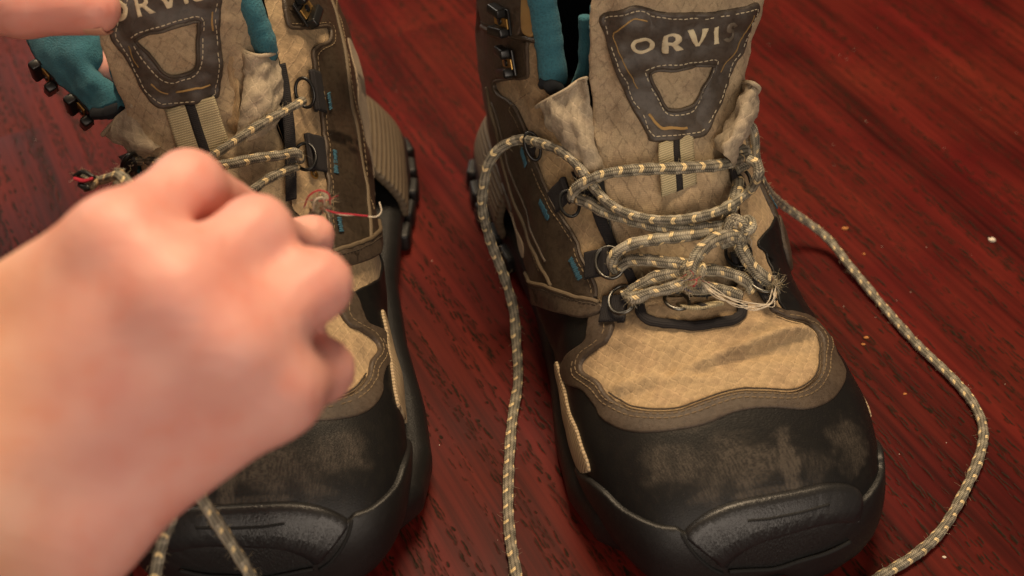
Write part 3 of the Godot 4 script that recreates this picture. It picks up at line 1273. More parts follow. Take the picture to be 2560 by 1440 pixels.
# the burst end of a lace: a mop of loose fibres and the coloured core yarns
func frayed(o: Node3D, at: Array, toward: Vector3, count: int, lng: float, red: int, spread := 0.9) -> void:
	var p := triples(at)[0] - o.position * 1000.0
	var groups := {"frayed_fibres": [M.fuzz, count * 2, 0.10], "core_yarn": [M.thread_red, red, 0.3], "white_yarn": [M.thread, maxi(3, count / 6), 0.16], "dark_yarn": [M.thread_blue, maxi(1, red / 2), 0.3]}
	for g in groups:
		var verts := PackedVector3Array()
		var uvs := PackedVector2Array()
		var idx := PackedInt32Array()
		for k in groups[g][1]:
			# matted, curling fibres: each one a wandering thread
			var d := (toward.normalized() + Vector3(rng.randfn(), rng.randfn(), rng.randfn()) * spread * 0.55).normalized()
			var l := lng * pow(rng.randf(), 1.5) * 1.25 + 1.2
			var cur := p + Vector3(rng.randfn(), rng.randfn(), rng.randfn()) * 1.0 - toward.normalized() * 1.0
			var bend := Vector3(rng.randfn(), rng.randfn(), rng.randfn()) * 0.75
			for q in 6:
				var nx := cur + d * l / 6.0
				hair(verts, uvs, idx, cur, (cur + nx) * 0.5, nx, groups[g][2] * (1.0 - 0.1 * q))
				cur = nx
				d = (d + bend * 0.85 + Vector3(rng.randfn(), rng.randfn() - 0.5, rng.randfn()) * 0.4).normalized()
		var f := part(g, commit(verts, idx, uvs), groups[g][0], o)
		f.set_meta("kind", "stuff")


func thread(o: Node3D, list: Array, r: float, m: Material) -> void:
	var pts := triples(list)
	for k in pts.size():
		pts[k] -= o.position * 1000.0
	part("loose_thread", tube(pts, r, {"sides": 5, "step": 1.2}), m, o)


func knot(o: Node3D, at: Array, size: float, turn: Vector3, r := 1.8) -> void:
	var c := triples(at)[0] - o.position * 1000.0
	var b := Basis.from_euler(turn)
	var pts := PackedVector3Array()
	for k in 24:
		var w := TAU * k / 24.0
		pts.append(c + b * Vector3(sin(w) + 1.6 * sin(2 * w), cos(w) - 1.6 * cos(2 * w), -1.15 * sin(3 * w)) * size)
	part("knot", tube(pts, r, {"closed": true, "sides": 12, "step": 0.8, "wobble": 0.2, "tone": 0.3}), M.lace, o)


const VAMP_FRAME := [370.9, -50.9, 345.6, -55.1, 330, -59, 333, -75.5, 328.8, -85.4, 303.6, -84.5, 259.1, -67, 221.5, -60.4, 195.5, -58.3, 161.1, -50, 138.8, -38.7, 126.3, -25.2, 122.3, -12.8, 129.3, -1.9, 127.2, 6, 119, 19.9, 130.4, 33.7, 155.9, 45.2, 187.5, 54.6, 222.3, 57.7, 266.3, 64.5, 296.5, 64.5, 297.6, 51.2, 294.6, 31.7, 303.7, 25.1, 294.9, 23.2, 286.3, 25.6, 273.4, 34.1, 272, 47.3, 249.6, 48.9, 211.5, 41.1, 178.3, 34.4, 156.9, 26.7, 145.5, 17.1, 153.2, 5.3, 158.4, -1.3, 153.5, -13.2, 152.5, -22.2, 166, -33.1, 185.3, -41.9, 220.8, -49.9, 253.6, -53.9, 288, -63.3, 302.5, -61.2, 305.6, -50.5, 306.9, -44.2, 322.2, -39.9, 339, -40.3, 353.2, -44.5, 365.2, -45.4]
const STITCH_ROW := [281.6, 24.3, 267.6, 33.1, 262.9, 43.4, 243, 44.6, 210.4, 39, 180.1, 33, 160.6, 26.2, 149.1, 17.1, 156.7, 5.6, 161.9, -1.1, 156.8, -12.9, 155.7, -21.9, 169.4, -32.8, 188, -40.9, 222, -48.6]
const VAMP_ROWS := [[346.5, -45.4, 329.9, -44.5, 319.1, -47, 314.8, -52.6, 313.4, -63.6, 291.8, -67.1, 250.6, -56.2, 218.2, -51.8, 181.8, -42.7, 162.1, -33.6, 148.7, -22.6, 149.3, -13.2, 154.2, -1.4, 149.2, 5, 141.5, 16.7, 151.9, 27, 176, 35.7, 213.2, 43.7, 254.8, 53.6, 278.5, 51.1, 278.4, 35, 289.5, 25.8], [311.2, -68.4, 292.9, -70.9, 248.7, -59.2, 215.4, -54.2, 176.5, -44.4, 155.7, -34.3, 142.6, -22.9, 142.2, -13.1, 148.2, -1.3, 143, 4.6, 135.8, 16.5, 145.9, 28, 175, 38.6, 214.8, 47.9, 271.4, 66]]
const TOE_RUBBER := [8, -150, 8, 150, 120, 150, 300, 140, 480, 128, 560, 112, 431.1, 36.8, 396, 35.8, 355.4, 35.1, 308.7, 31.2, 280.6, 39.5, 267.5, 58.3, 211.2, 50.8, 176.1, 43.6, 143.4, 32.5, 129.3, 19.9, 135.6, 6.9, 138.9, -1.4, 132.9, -12.4, 135.7, -23.5, 150.7, -37, 169.4, -45.8, 201.8, -52.3, 231.9, -55, 269.4, -64.2, 300.5, -70.2, 314.2, -68.1, 314.8, -55.2, 333.3, -50.2, 356.7, -47.8, 379.7, -54.7, 408.9, -69.9, 450.3, -88.3, 540, -95, 580, -125, 480, -130, 300, -142, 120, -150]
const TOE_GUARD := [4, -140, 4, 140, 60, 140, 130, 132, 200, 118, 100.5, 78, 73.5, 75.8, 40.1, 61.7, 29.1, 51.6, 24.7, 29.4, 24.9, 8.3, 25.2, -2.6, 24.9, -18.1, 26, -33.7, 29.8, -45.2, 36.5, -48.7, 48.4, -59.5, 80.1, -71.5, 114.6, -76.9, 147.6, -85.2, 185.9, -97.5, 160, -110, 130, -132, 60, -140]
const BUMPER := [29.9, -48, 34.3, -33.9, 37, -22.6, 38.5, -10, 38.1, 8.6, 40.3, 27.2, 37.2, 49.1, 21, 67.9, 15.9, 87.4, 14.7, 109.4, 9.5, 119.4, 27, 179.4, 6.4, -68.7, 15, -51.3, 24.4, -49.7]
const TOP_GROOVE := [24.8, -9.4, 23.7, -2.8, 23.4, 0.5, 23.7, 11.4, 25.8, 26]
const LOW_GROOVE := [8.6, -54.6, 4.9, -28.6, 3.4, 7.6, 7.8, 58.3, 15, 75.1]
const GUARD_GROOVE := [30.8, -48.3, 23, -52.9, 16.1, -58.3, 9, -65.2]
const THROAT := [348.1, -25.7, 329.3, -25.9, 313.4, -23.6, 298.4, -17.7, 284.9, -8.7, 280, -0.8, 280.5, 5.5, 289.3, 9.7, 305.8, 11]
const GAP_PLUS := [328.7, -4.1, 327.6, 3.2, 336.8, 11.9, 367.3, 18.4, 406.5, 21.3, 444, 23.4, 492.8, 27.3, 540.3, 31.1]
const GAP_MINUS := [328.7, -4.1, 343.5, -13.8, 373.1, -22.2, 402.9, -28.6, 432.9, -33.1, 483.2, -35.5, 526.4, -39.4, 562.8, -41.3, 624.9, -44.1, 676.6, -46.4, 744.1, -46.4, 812.7, -46.8, 874.5, -49.4]


func gap_list(flat: Array, tail: Array) -> PackedVector2Array:
	var g := pairs(flat + tail)
	var out := PackedVector2Array()
	for q in g:
		q.y = absf(q.y)
		if out.size() == 0:
			q.y = 0.0
			out.append(q)
		elif q.x > out[out.size() - 1].x + 4.0:
			out.append(q)
	return out


func boot_common(o: Node3D, s: Surf, plus: PackedVector2Array, minus: PackedVector2Array, lean := 0.0) -> void:
	var up := part("upper", upper_shell(s, plus, minus, 0.0, 26.0), M.fabric, o)
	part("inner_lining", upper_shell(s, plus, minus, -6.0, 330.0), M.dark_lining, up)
	part("toe_rubber", patch(s, TOE_RUBBER, {"thick": 1.0, "edge": 0.9, "plain_uv": true, "grid": 3.0}), M.toe, o)
	var fr := part("vamp_frame", patch(s, VAMP_FRAME, {"thick": 1.6, "edge": 1.2, "uv": 26.0, "tone": 0.3, "grid": 2.6}), M.leather_light, o)
	for row in VAMP_ROWS:
		part("stitching", stitches(s, row, {"gap": 2.5, "long": 2.0, "lift": 1.62, "r": 0.27, "lost": 0.05}), M.stitch_brown, fr)
	part("stitching", cord(s, STITCH_ROW, 0.35, 0.9), M.stitch_dark, fr)
	part("toe_guard", patch(s, TOE_GUARD, {"thick": 3.0, "low": 0.6, "edge": 1.6, "uv": 70.0, "tone": 0.2}), M.rubber, o)
	part("toe_bumper", patch(s, BUMPER, {"thick": 3.9, "low": 0.5, "edge": 2.6, "uv": 90.0, "tone": 0.12, "step": 1.0, "grid": 2.4}), M.bumper, o)
	part("groove", cord(s, LOW_GROOVE, 0.8, 3.55), M.groove, o)
	part("groove", cord(s, TOP_GROOVE, 0.65, 3.6), M.groove, o)
	part("groove", cord(s, GUARD_GROOVE, 0.7, 2.9), M.groove, o)
	for e in [-1.0, 1.0]:
		var rib := [345, 88, 300, 84, 260, 82, 217, 78, 168, 78, 152, 80, 149, 81, 151, 84, 176, 97, 190, 103, 196, 105, 240, 110, 290, 108, 330, 102]
		if lean > 0.0:
			rib = [372, 76, 320, 73, 260, 70, 210, 69, 196, 70, 192, 71, 193, 75, 199, 87, 204, 92, 210, 94, 240, 98, 290, 101, 340, 94]
		for n in range(1, rib.size(), 2):
			rib[n] *= e
		part("side_rubber", patch(s, rib, {"thick": 2.0, "low": 0.2, "edge": 0.9, "uv": 24.0, "tone": 0.3, "grid": 2.2}), M.midsole, o)
	sole(o)
	heel_cup(o, lean)
	var th := part("throat_binding", cord(s, THROAT, 2.1, 0.9, {"wobble": 0.18, "squash": 0.75, "tone": 0.4}), M.black_web, o)
	th.set_meta("label", "black stitched binding round the throat")


func letters(parent: Node3D, s: Surf, from: Vector2, to: Vector2, high: float, first: int, which: String, worn: bool) -> void:
	# from and to: (v, u) of the baseline's ends; glyphs in units of their height
	var k := Vector2(s.ka, s.kb)
	var p0 := from * k
	var dir := (to * k - p0)
	var width := dir.length()
	dir /= width
	var upv := Vector2(dir.y, -dir.x)
	if upv.x < 0:
		upv = -upv
	var glyphs := {"O": [], "R": [[0, 0], [0.25, 0], [0.25, 0.38], [0.34, 0.38], [0.58, 0], [0.9, 0], [0.6, 0.43], [0.74, 0.53], [0.79, 0.7], [0.71, 0.9], [0.5, 1], [0, 1]], "V": [[0, 1], [0.29, 1], [0.53, 0.34], [0.76, 1], [1.0, 1], [0.62, 0], [0.38, 0]], "I": [[0, 0], [0.25, 0], [0.25, 1], [0, 1]], "S": []}
	var places := {"O": 0.0, "R": 1.42, "V": 2.5, "I": 3.72, "S": 4.22}
	var unit := width / 4.9
	for c in which:
		var poly := PackedVector2Array()
		var hole := []
		if c == "O":
			for n in 28:
				poly.append(Vector2(0.56 + 0.56 * cos(TAU * n / 28), 0.5 + 0.5 * sin(TAU * n / 28)))
			var h := PackedVector2Array()
			for n in 24:
				h.append(Vector2(0.56 + 0.35 * cos(TAU * n / 24), 0.5 + 0.30 * sin(TAU * n / 24)))
			hole = [h]
		elif c == "S":
			var line := round_off(PackedVector2Array([Vector2(0.56, 0.84), Vector2(0.44, 0.93), Vector2(0.26, 0.93), Vector2(0.12, 0.82), Vector2(0.14, 0.66), Vector2(0.3, 0.55), Vector2(0.48, 0.44), Vector2(0.56, 0.28), Vector2(0.48, 0.12), Vector2(0.32, 0.06), Vector2(0.14, 0.08), Vector2(0.04, 0.18)]), 0.05, false)
			poly = Geometry2D.offset_polyline(line, 0.1)[0]
		else:
			for q in glyphs[c]:
				poly.append(Vector2(q[0], q[1]))
			if c == "R":
				hole = [PackedVector2Array([Vector2(0.25, 0.56), Vector2(0.42, 0.56), Vector2(0.53, 0.64), Vector2(0.53, 0.75), Vector2(0.44, 0.83), Vector2(0.25, 0.83)])]
		var place := func(pp: PackedVector2Array) -> Array:
			var out := []
			for q in pp:
				var w: Vector2 = p0 + dir * (places[c] + q.x * 0.95) * unit + upv * q.y * high
				w /= k
				out.append(w.x)
				out.append(w.y)
			return out
		var hs := []
		for h in hole:
			hs.append(place.call(h))
		var m: Material = M.letter_worn if worn and c == "S" else M.letter
		var l := part("letter", patch(s, place.call(poly), {"holes": hs, "thick": 1.75, "low": 1.2, "edge": 0.15, "step": 0.5, "grid": 1.2, "smooth": false, "tone": 0.35}), m, parent)
		l.set_meta("label", ("worn, faded letter " if worn and c == "S" else "cream letter ") + c)


# brown rubber badge of the tongue: outline, window, piping lines, stitches
func badge(o: Node3D, s: Surf, outline: Array, window: Array, lines: Array, rim: Array) -> Node3D:
	var b := part("tongue_badge", patch(s, outline, {"holes": [window], "thick": 1.5, "low": -0.2, "edge": 1.0, "step": 1.0, "grid": 2.0, "uv": 30.0, "tone": 0.25, "hole_smooth": true}), M.badge, o)
	part("stitching", stitches(s, outline, {"inset": 1.9, "gap": 2.1, "long": 1.55, "lift": 1.55, "r": 0.2, "lost": 0.1}), M.stitch, b)
	part("stitching", stitches(s, rim, {"gap": 2.1, "long": 1.55, "lift": 1.55, "r": 0.22, "closed": true, "lost": 0.12}), M.stitch, b)
	part("window_edge", cord(s, window, 0.7, 1.1, {"closed": true}), M.badge, b)
	for l in lines:
		part("ochre_line", cord(s, l[0], l[1], 1.35, {"squash": 0.5}), M.ochre, b)
	return b


func right_boot() -> void:
	var o := thing("hiking_boot", "whole worn brown and black boot on the right with its long grey lace still threaded", "boot", Vector3(0.056, 0, 0.022), deg_to_rad(14.0), "pair of worn hiking boots")
	var s := boot_surface(1.0, false, [[232, 8, 34, 2.4, 10, 3.5, 2.2], [224, 14, 34, 2.2, 10, 3.0, -1.7], [238, -24, 12, 1.8, 35, 1.0, 1.4], [220, -30, 10, 1.7, -20, 1.0, 1.5], [212, -38, 9, 1.6, 15, 1.0, -1.4], [200, -16, 14, 1.8, -35, 1.0, 1.2], [232, -18, 10, 1.6, 70, 1.0, -1.2], [250, 30, 14, 1.8, 12, 1.0, 1.2], [246, 22, 26, 3.0, 6, 2.0, 1.2], [214, -34, 16, 2.4, -30, 1.5, 1.6], [206, -26, 14, 2.2, 20, 1.5, -1.6], [228, -40, 12, 2.2, 50, 1.0, 1.6], [262, 14, 40, 7, 0, 0, 1.0], [215, 22, 22, 3, -12, 3, -1.5], [560, -80, 40, 5, 60, 3, -1.0], [700, -60, 30, 5, 80, 2, 1.2], [330, 0, 42, 6, 0, 0, 1.2]])
	var plus := gap_list(GAP_PLUS, [700, 42, 800, 48, 900, 54, 1000, 60])
	var minus := gap_list(GAP_MINUS, [])
	boot_common(o, s, plus, minus)
	# quarter leather of the visible side
	var q := [909.7, -49.1, 859.8, -50, 786.6, -49.7, 785.5, -54.5, 734.7, -56.2, 725.8, -58.7, 732.9, -69.7, 737.1, -83.3, 728.1, -84.8, 714.1, -81.8, 693.5, -71.9, 670.7, -67.9, 648.1, -65.3, 609.8, -64, 569, -61.7, 538.5, -57.8, 504.2, -53, 474.3, -48.2, 447.1, -47, 409.4, -44.2, 384.1, -46, 374.8, -50.5, 427.4, -74.3, 477.4, -100.5, 580, -100, 600, -125, 720, -122, 860, -122, 1000, -122, 1000, -60]
	var ql := part("quarter_leather", patch(s, q, {"thick": 1.7, "edge": 1.2, "uv": 34.0, "tone": 0.3, "grid": 2.8}), M.leather, o)
	part("edge_binding", cord(s, [785.5, -54.5, 734.7, -56.2, 725.8, -58.7, 732.9, -69.7, 737.1, -83.3, 728.1, -84.8, 714.1, -81.8, 693.5, -71.9, 670.7, -67.9, 648.1, -65.3, 609.8, -64, 569, -61.7, 538.5, -57.8, 504.2, -53, 474.3, -48.2, 447.1, -47, 409.4, -44.2, 384.4, -46.2], 0.8, 1.2), M.leather_light, ql)
	part("stitching", stitches(s, [698.2, -56.4, 689.5, -73.7, 667.5, -70.4, 644.6, -68, 610.1, -66.6, 569.4, -64.4, 538.9, -60.3, 504.5, -55.3, 474.8, -50.6, 447.6, -49.3, 410.5, -46.5, 389.2, -47.9], {"gap": 2.3, "long": 1.7, "lift": 1.75, "r": 0.22, "lost": 0.06}), M.stitch_brown, ql)
	part("edge_binding", cord(s, [736.8, -93.3, 708.1, -92.7, 665.3, -88.7, 627.6, -89.6, 598.4, -89.8, 556.4, -89.2, 520.4, -85.1, 487, -78.5, 451.9, -72.4, 433.9, -70.2], 1.1, 1.5), M.binding, ql)
	part("edge_binding", cord(s, [710.2, -90.1, 661.6, -84.3, 622.2, -83.7, 586.5, -83, 542.6, -81.1, 506.5, -75.9, 469, -69.5], 0.6, 1.7), M.leather_light, ql)
	part("stitching", stitches(s, [721.5, -93.1, 683.4, -89.5, 648, -88.6, 610.6, -90.2, 573.2, -90.1, 536.8, -88.2, 499.5, -82.7, 463.3, -76.9], {"gap": 2.4, "long": 1.8, "lift": 1.8, "r": 0.25}), M.stitch_brown, ql)
	part("side_strip", patch(s, [672.9, -99.7, 628.1, -111, 593, -105, 557.8, -103.5, 520.4, -93, 504.2, -95.8, 507.5, -100.5, 537.7, -105, 577.9, -108, 613.1, -108, 648.2, -106.5], {"thick": 2.3, "low": 1.2, "edge": 0.7, "uv": 20.0, "step": 1.2, "grid": 2.0}), M.suede, ql)
	# collar band above, with its seam
	part("collar_leather", patch(s, [908.7, -54.2, 846.7, -56.1, 798.1, -59.6, 809.3, -71.4, 832.5, -93.1, 900, -100, 1000, -100], {"thick": 2.4, "low": 0.8, "edge": 0.8, "uv": 30.0, "tone": 0.3}), M.leather_light, ql)
	part("edge_binding", cord(s, [824.7, -92, 815.8, -79, 805, -66, 793.1, -56.1, 784.7, -49.2], 1.2, 1.9), M.leather, ql)
	part("stitching", stitches(s, [832.5, -92.4, 825, -78.8, 817.5, -68.6], {"gap": 1.9, "long": 1.4, "lift": 2.5, "r": 0.22}), M.stitch_dark, ql)
	part("polished_patch", patch(s, [901.4, -57.9, 847.1, -57.6, 803.6, -56.7, 793.8, -50.4, 837, -49.5, 902.6, -50.8], {"thick": 2.7, "low": 1.2, "edge": 1.0, "uv": 40.0, "tone": 0.4}), M.ochre, ql)
	for b in [[625, -70.3, 598.5, -68.8], [545.8, -64.7, 516, -60.8], [451.1, -52.2, 418.2, -50.9]]:
		bartack(o, s, b[0], b[1], b[2], b[3])
	# strap across the ball of the foot
	var st := part("cross_strap", patch(s, [487.4, -102, 463.8, -88.7, 435.1, -72, 406.4, -59.5, 374.1, -44.4, 361.6, -42.9, 356.4, -47.6, 364.1, -56, 396.8, -72.6, 432.1, -89.9, 452.3, -99, 560, -100, 572, -118, 600, -112, 596, -100], {"thick": 2.6, "edge": 1.0, "uv": 26.0, "tone": 0.3, "step": 1.2, "grid": 2.4}), M.leather_light, o)
	part("edge_binding", cord(s, [487.4, -103.5, 463.8, -88.7, 435.1, -72, 406.4, -59.5, 373.6, -44.4], 0.9, 2.2), M.binding, st)
	part("stitching", stitches(s, [482.4, -103.5, 458.3, -89.2, 430.1, -73.1, 400.8, -60.4, 370.4, -46.4], {"gap": 2.2, "long": 1.7, "lift": 2.65, "r": 0.24}), M.stitch_dark, st)
	# other side, mostly behind the tongue
	var far := part("quarter_leather", patch(s, [1000, 62, 900, 58, 820, 56, 720, 54, 640, 50, 560, 50, 500, 52, 450, 56, 425, 62, 430, 74, 520, 88, 600, 100, 720, 122, 860, 122, 1000, 122], {"thick": 1.7, "edge": 1.2, "uv": 34.0, "tone": 0.3}), M.leather, o)
	part("edge_binding", cord(s, [560, 72, 520, 74, 480, 76, 440, 76, 424, 72], 0.7, 1.9), M.binding, far)
	part("cross_strap", patch(s, [470, 58, 440, 57, 412, 60, 400, 70, 420, 90, 470, 104, 510, 100, 480, 82], {"thick": 2.4, "edge": 1.0, "uv": 26.0, "tone": 0.3}), M.leather_light, o)
	bartack(o, s, 500, 60, 480, 60)
	# lining and padded edge of the collar
	part("collar_lining", tube(triples([-39.1, 157.9, -37.6, -37.8, 147.2, -35.1, -36.6, 136.7, -32.1, -35.7, 126.2, -28.8, -35, 116.8, -26.2, -34.4, 111.2, -26.7]), 4.3, {"sides": 14, "wobble": 0.12, "step": 1.5, "along": 26.0, "squash": 1.3}), M.blue, o)
	part("collar_lining", tube(triples([-22.5, 139.1, -27.5, -22.8, 126.6, -24.8, -24, 117, -23.1, -26, 110.3, -24.1]), 2.4, {"sides": 10, "wobble": 0.2, "step": 1.5, "along": 26.0}), M.blue, o)
	part("collar_trim", tube(triples([-38.7, 113.4, -25.3, -36.8, 113.5, -21.5, -34.4, 112.2, -20.7, -33.6, 110.2, -20.2]), 3.0, {"sides": 8, "wobble": 0.4, "step": 0.8}), M.dark_lining, o)
	hook(o, s, [832.5, -67.8][0], [832.5, -67.8][1], 8, 2.6)
	hook(o, s, [760, -65.8][0], [760, -65.8][1], 4, 2.0)
	# black tapes and lace rings along the eyestay
	for w in [[[-30.4, 86.4, 22.3, -29.9, 83.2, 28.1, -28.8, 80.4, 33.6, -27.6, 77.8, 38.3], 2.3], [[-34.2, 92.6, 6.6, -33.6, 90.5, 11.2, -32.7, 88, 16.3], 2.0], [[-25.2, 74.9, 45.3, -24.6, 73.3, 48.3, -23.9, 71.6, 51.5], 2.0]]:
		var pts := triples(w[0])
		web_strip(o, Array(pts), Vector3(0.9, 0.1, 0.35) * w[1], 1.0)
	var rings := [[[621.3, -58.9], 14.0, 70.0, 2.9, 5.6, 4.5, "dark"], [[524.7, -46.4], -10.0, 40.0, 3.6, 5.2, 4.0, "dark"], [[423.8, -34.3], -12.0, 6.0, 5.2, 6.2, 4.0, "metal"], [[357.7, -32.7], -14.0, 4.0, 5.2, 6.6, 4.0, "metal"], [[327.8, -11.9], -30.0, 0.0, 4.4, 5.2, 3.0, "metal"], [[506.7, 25.3], -20.0, -40.0, 3.4, 5.2, 4.0, "dark"], [[394.1, 16.5], -14.0, -20.0, 4.6, 5.6, 4.0, "dark"], [[333.9, 21.4], -14.0, -10.0, 4.8, 5.8, 3.5, "metal"]]
	for r in rings:
		lace_ring(o, s, r[0][0], r[0][1], r[1], r[2], r[3], r[4], r[5], M.metal if r[6] == "metal" else M.metal_dark)
	for t in [[[619.8, -62.2], 5.0, 20.0, 5.0, 3.0], [[539, -52.6], 6.0, 10.0, 5.5, 5.0], [[427.3, -39.8], 6.0, -14.0, 5.0, 5.2], [[353.2, -38.8], 5.0, -20.0, 4.5, 5.2], [[507.4, 26.9], 5.0, 180.0, 4.0, 4.6], [[384.1, 17.8], 5.0, 185.0, 3.0, 4.0], [[327, 22.6], 5.0, 190.0, 4.0, 5.0]]:
		web_tab(o, s, t[0][0], t[0][1], t[1], t[2], t[3], t[4])
	# webbing loop sewn in the throat
	var wl := triples([-11.8, 72.2, 66.9, -7.1, 72.8, 69.6, -1.6, 73, 69.8, 3.5, 72.2, 68.9])
	web_loop(o, wl, Vector3(0.02, 0.55, 0.83) * 3.4)
	# tongue
	var ts := tongue_surface([[-1, 69, 60, 22], [0, 78, 46, 25], [1, 98, 26, 28], [3, 116, 12, 30], [5, 134, 5, 33], [7, 154, 1, 35], [8, 176, -4, 34], [8, 192, -10, 31]], 9.0, 0.0)
	var to := part("tongue", patch(ts, [0, -24, 150, -26, 300, -28, 450, -31, 600, -33, 800, -33, 960, -30, 1000, -22, 1000, 0, 1000, 22, 960, 30, 800, 33, 600, 33, 450, 31, 300, 28, 150, 26, 0, 24, 0, 0], {"thick": 0.0, "low": -2.0, "edge": 2.0, "uv": 30.0, "tone": 0.35, "grid": 2.2}), M.fabric_tongue, o)
	part("tongue_back", patch(ts, [0, -23, 300, -27, 600, -32, 960, -29, 990, 0, 960, 29, 600, 32, 300, 27, 0, 23], {"thick": -5.5, "low": -2.5, "edge": 3.0, "uv": 30.0}), M.blue, to)
	var win := [548.5, -10.6, 558.9, -0.2, 562.4, 13, 521.1, 11.3, 467.4, 7.1, 449.2, 3.9, 445, -3.6, 482.1, -7]
	var rim := [560.4, -13, 573.2, -0.3, 577.8, 14.3, 542.6, 12.8, 506, 10.2, 454.4, 6.8, 436.4, 4.3, 431.6, -3.4, 462.6, -7.2, 506.7, -10.2]
	var bd := badge(to, ts, [688.2, -30.8, 713.5, -25.2, 729.9, -19.8, 724.4, -15, 714.1, -9.9, 706.6, 4.3, 706.7, 19.7, 709.3, 29.4, 667.5, 30.4, 625.4, 27.8, 557.9, 23.1, 486.2, 19.5, 428.1, 15.3, 381.7, 12.1, 369.7, 6.5, 367.1, -9.5, 384.6, -11.8, 421, -14.6, 476.8, -19.1, 577.1, -24.8, 636.9, -28.5], win, [[[688.1, -15.1, 693.3, -19.6, 661.4, -23.6, 642.4, -24.9, 579.1, -21.1, 504.7, -15.6], 0.5], [[435.2, -11, 398.6, -6.9, 396.4, -2.4, 399.8, 3.1], 0.75], [[687, 26.2, 647.7, 25, 608.5, 22.3, 539.9, 16.3], 0.5]], rim)
	var lb := [594.4, -19.2, 628.2, 21.9]
	letters(bd, ts, Vector2(lb[0], lb[1]), Vector2(lb[2], lb[3]), 7.42, 0, "ORVIS", true)
	web_loop(to, triples([1.1, 109.7, 16.8, 0, 107.2, 20.4, -0.5, 103.7, 23.8, -0.7, 99.6, 27, -0.9, 94.9, 29.6]), Vector3(0.95, 0.03, -0.24) * 7.8, true)
	# gussets
	part("gusset", sheet([triples([-42.1, 103.7, -23.3, -39.9, 112.1, -15, -34.7, 120.6, -7.8, -29.7, 123.1, -8.7, -28.2, 127.1, -4.1]), triples([-40.6, 103, -16, -38.8, 110.5, -6.8, -34.8, 115.1, -1.9, -30.4, 116.4, -2.9, -27.8, 118.4, -1.1]), triples([-38.7, 99.8, -7.6, -37.2, 106.3, 0.2, -33.6, 111.2, 3.5, -29.4, 112.3, 2, -26.5, 112.5, 2.5]), triples([-35.7, 95.3, 2.7, -34.1, 100.5, 8, -31.4, 104.4, 10.1, -28.1, 105.3, 9, -25.6, 105.1, 7.9]), triples([-32.5, 90.6, 10.9, -30.9, 94.2, 14, -28.9, 96.7, 16.1, -26.8, 97.8, 15.5, -24.2, 97.8, 14.9])], 0.9, {"wrinkle": 2.4, "tone": 0.25, "step": 1.8}), M.fabric_pale, o)
	part("hem", tube(triples([-42.2, 104, -22.9, -40, 112.3, -14.7, -34.8, 120.8, -7.5, -29.8, 123.3, -8.4, -28.3, 127.4, -3.7]), 0.9, {"sides": 8, "wobble": 0.2}), M.fabric_pale, o)
	part("gusset", sheet([triples([32.7, 118.8, 0.8, 31.6, 125, 10.9, 34.5, 122.5, 11.1, 34.6, 118.5, 9.3]), triples([28.4, 112.3, 5.6, 26.3, 121.1, 18.7, 29.9, 118.6, 19.1, 31.8, 113.4, 16.1]), triples([22.7, 107.8, 11.1, 19.9, 116.7, 25.3, 24, 113.2, 25.5, 26, 108.1, 22.4]), triples([17, 102.2, 17.6, 14, 110.3, 31.2, 16.4, 107.7, 31.4, 19, 102.6, 28.5])], 0.9, {"wrinkle": 2.4, "tone": 0.25, "step": 1.8}), M.fabric_pale, o)
	part("hem", tube(triples([32.1, 119.7, 2.1, 31.5, 125.3, 11.3, 34.4, 122.8, 11.5, 34.4, 118.8, 9.7]), 0.9, {"sides": 8, "wobble": 0.2}), M.fabric_pale, o)


# a strip of pale webbing with a black stripe down its middle
func web_loop(parent: Node3D, pts: PackedVector3Array, wide: Vector3, along := false) -> void:
	var r := []
	for e in [-1.0, -0.33, 0.33, 1.0]:
		var row := PackedVector3Array()
		for p in pts:
			row.append(p + wide * e)
		r.append(row)
	var l := part("webbing_loop", sheet(r, 1.4, {"step": 1.0, "uv": 10.0, "tone": 0.25}), M.webbing, parent)
	var st := []
	if along:
		for e in [-0.19, 0.19]:
			var row := PackedVector3Array()
			for k in pts.size():
				row.append(pts[k] + wide * e)
			st.append(row)
	else:
		var c := (pts[1] + pts[2]) * 0.5
		var d := (pts[2] - pts[1]).normalized() * 1.3
		for e in [-1.05, 0.0, 1.05]:
			st.append(PackedVector3Array([c - d + wide * e, c + wide * e, c + d + wide * e]))
	part("black_stripe", sheet(st, 2.1, {"step": 0.8, "uv": 8.0}), M.black_web, l)


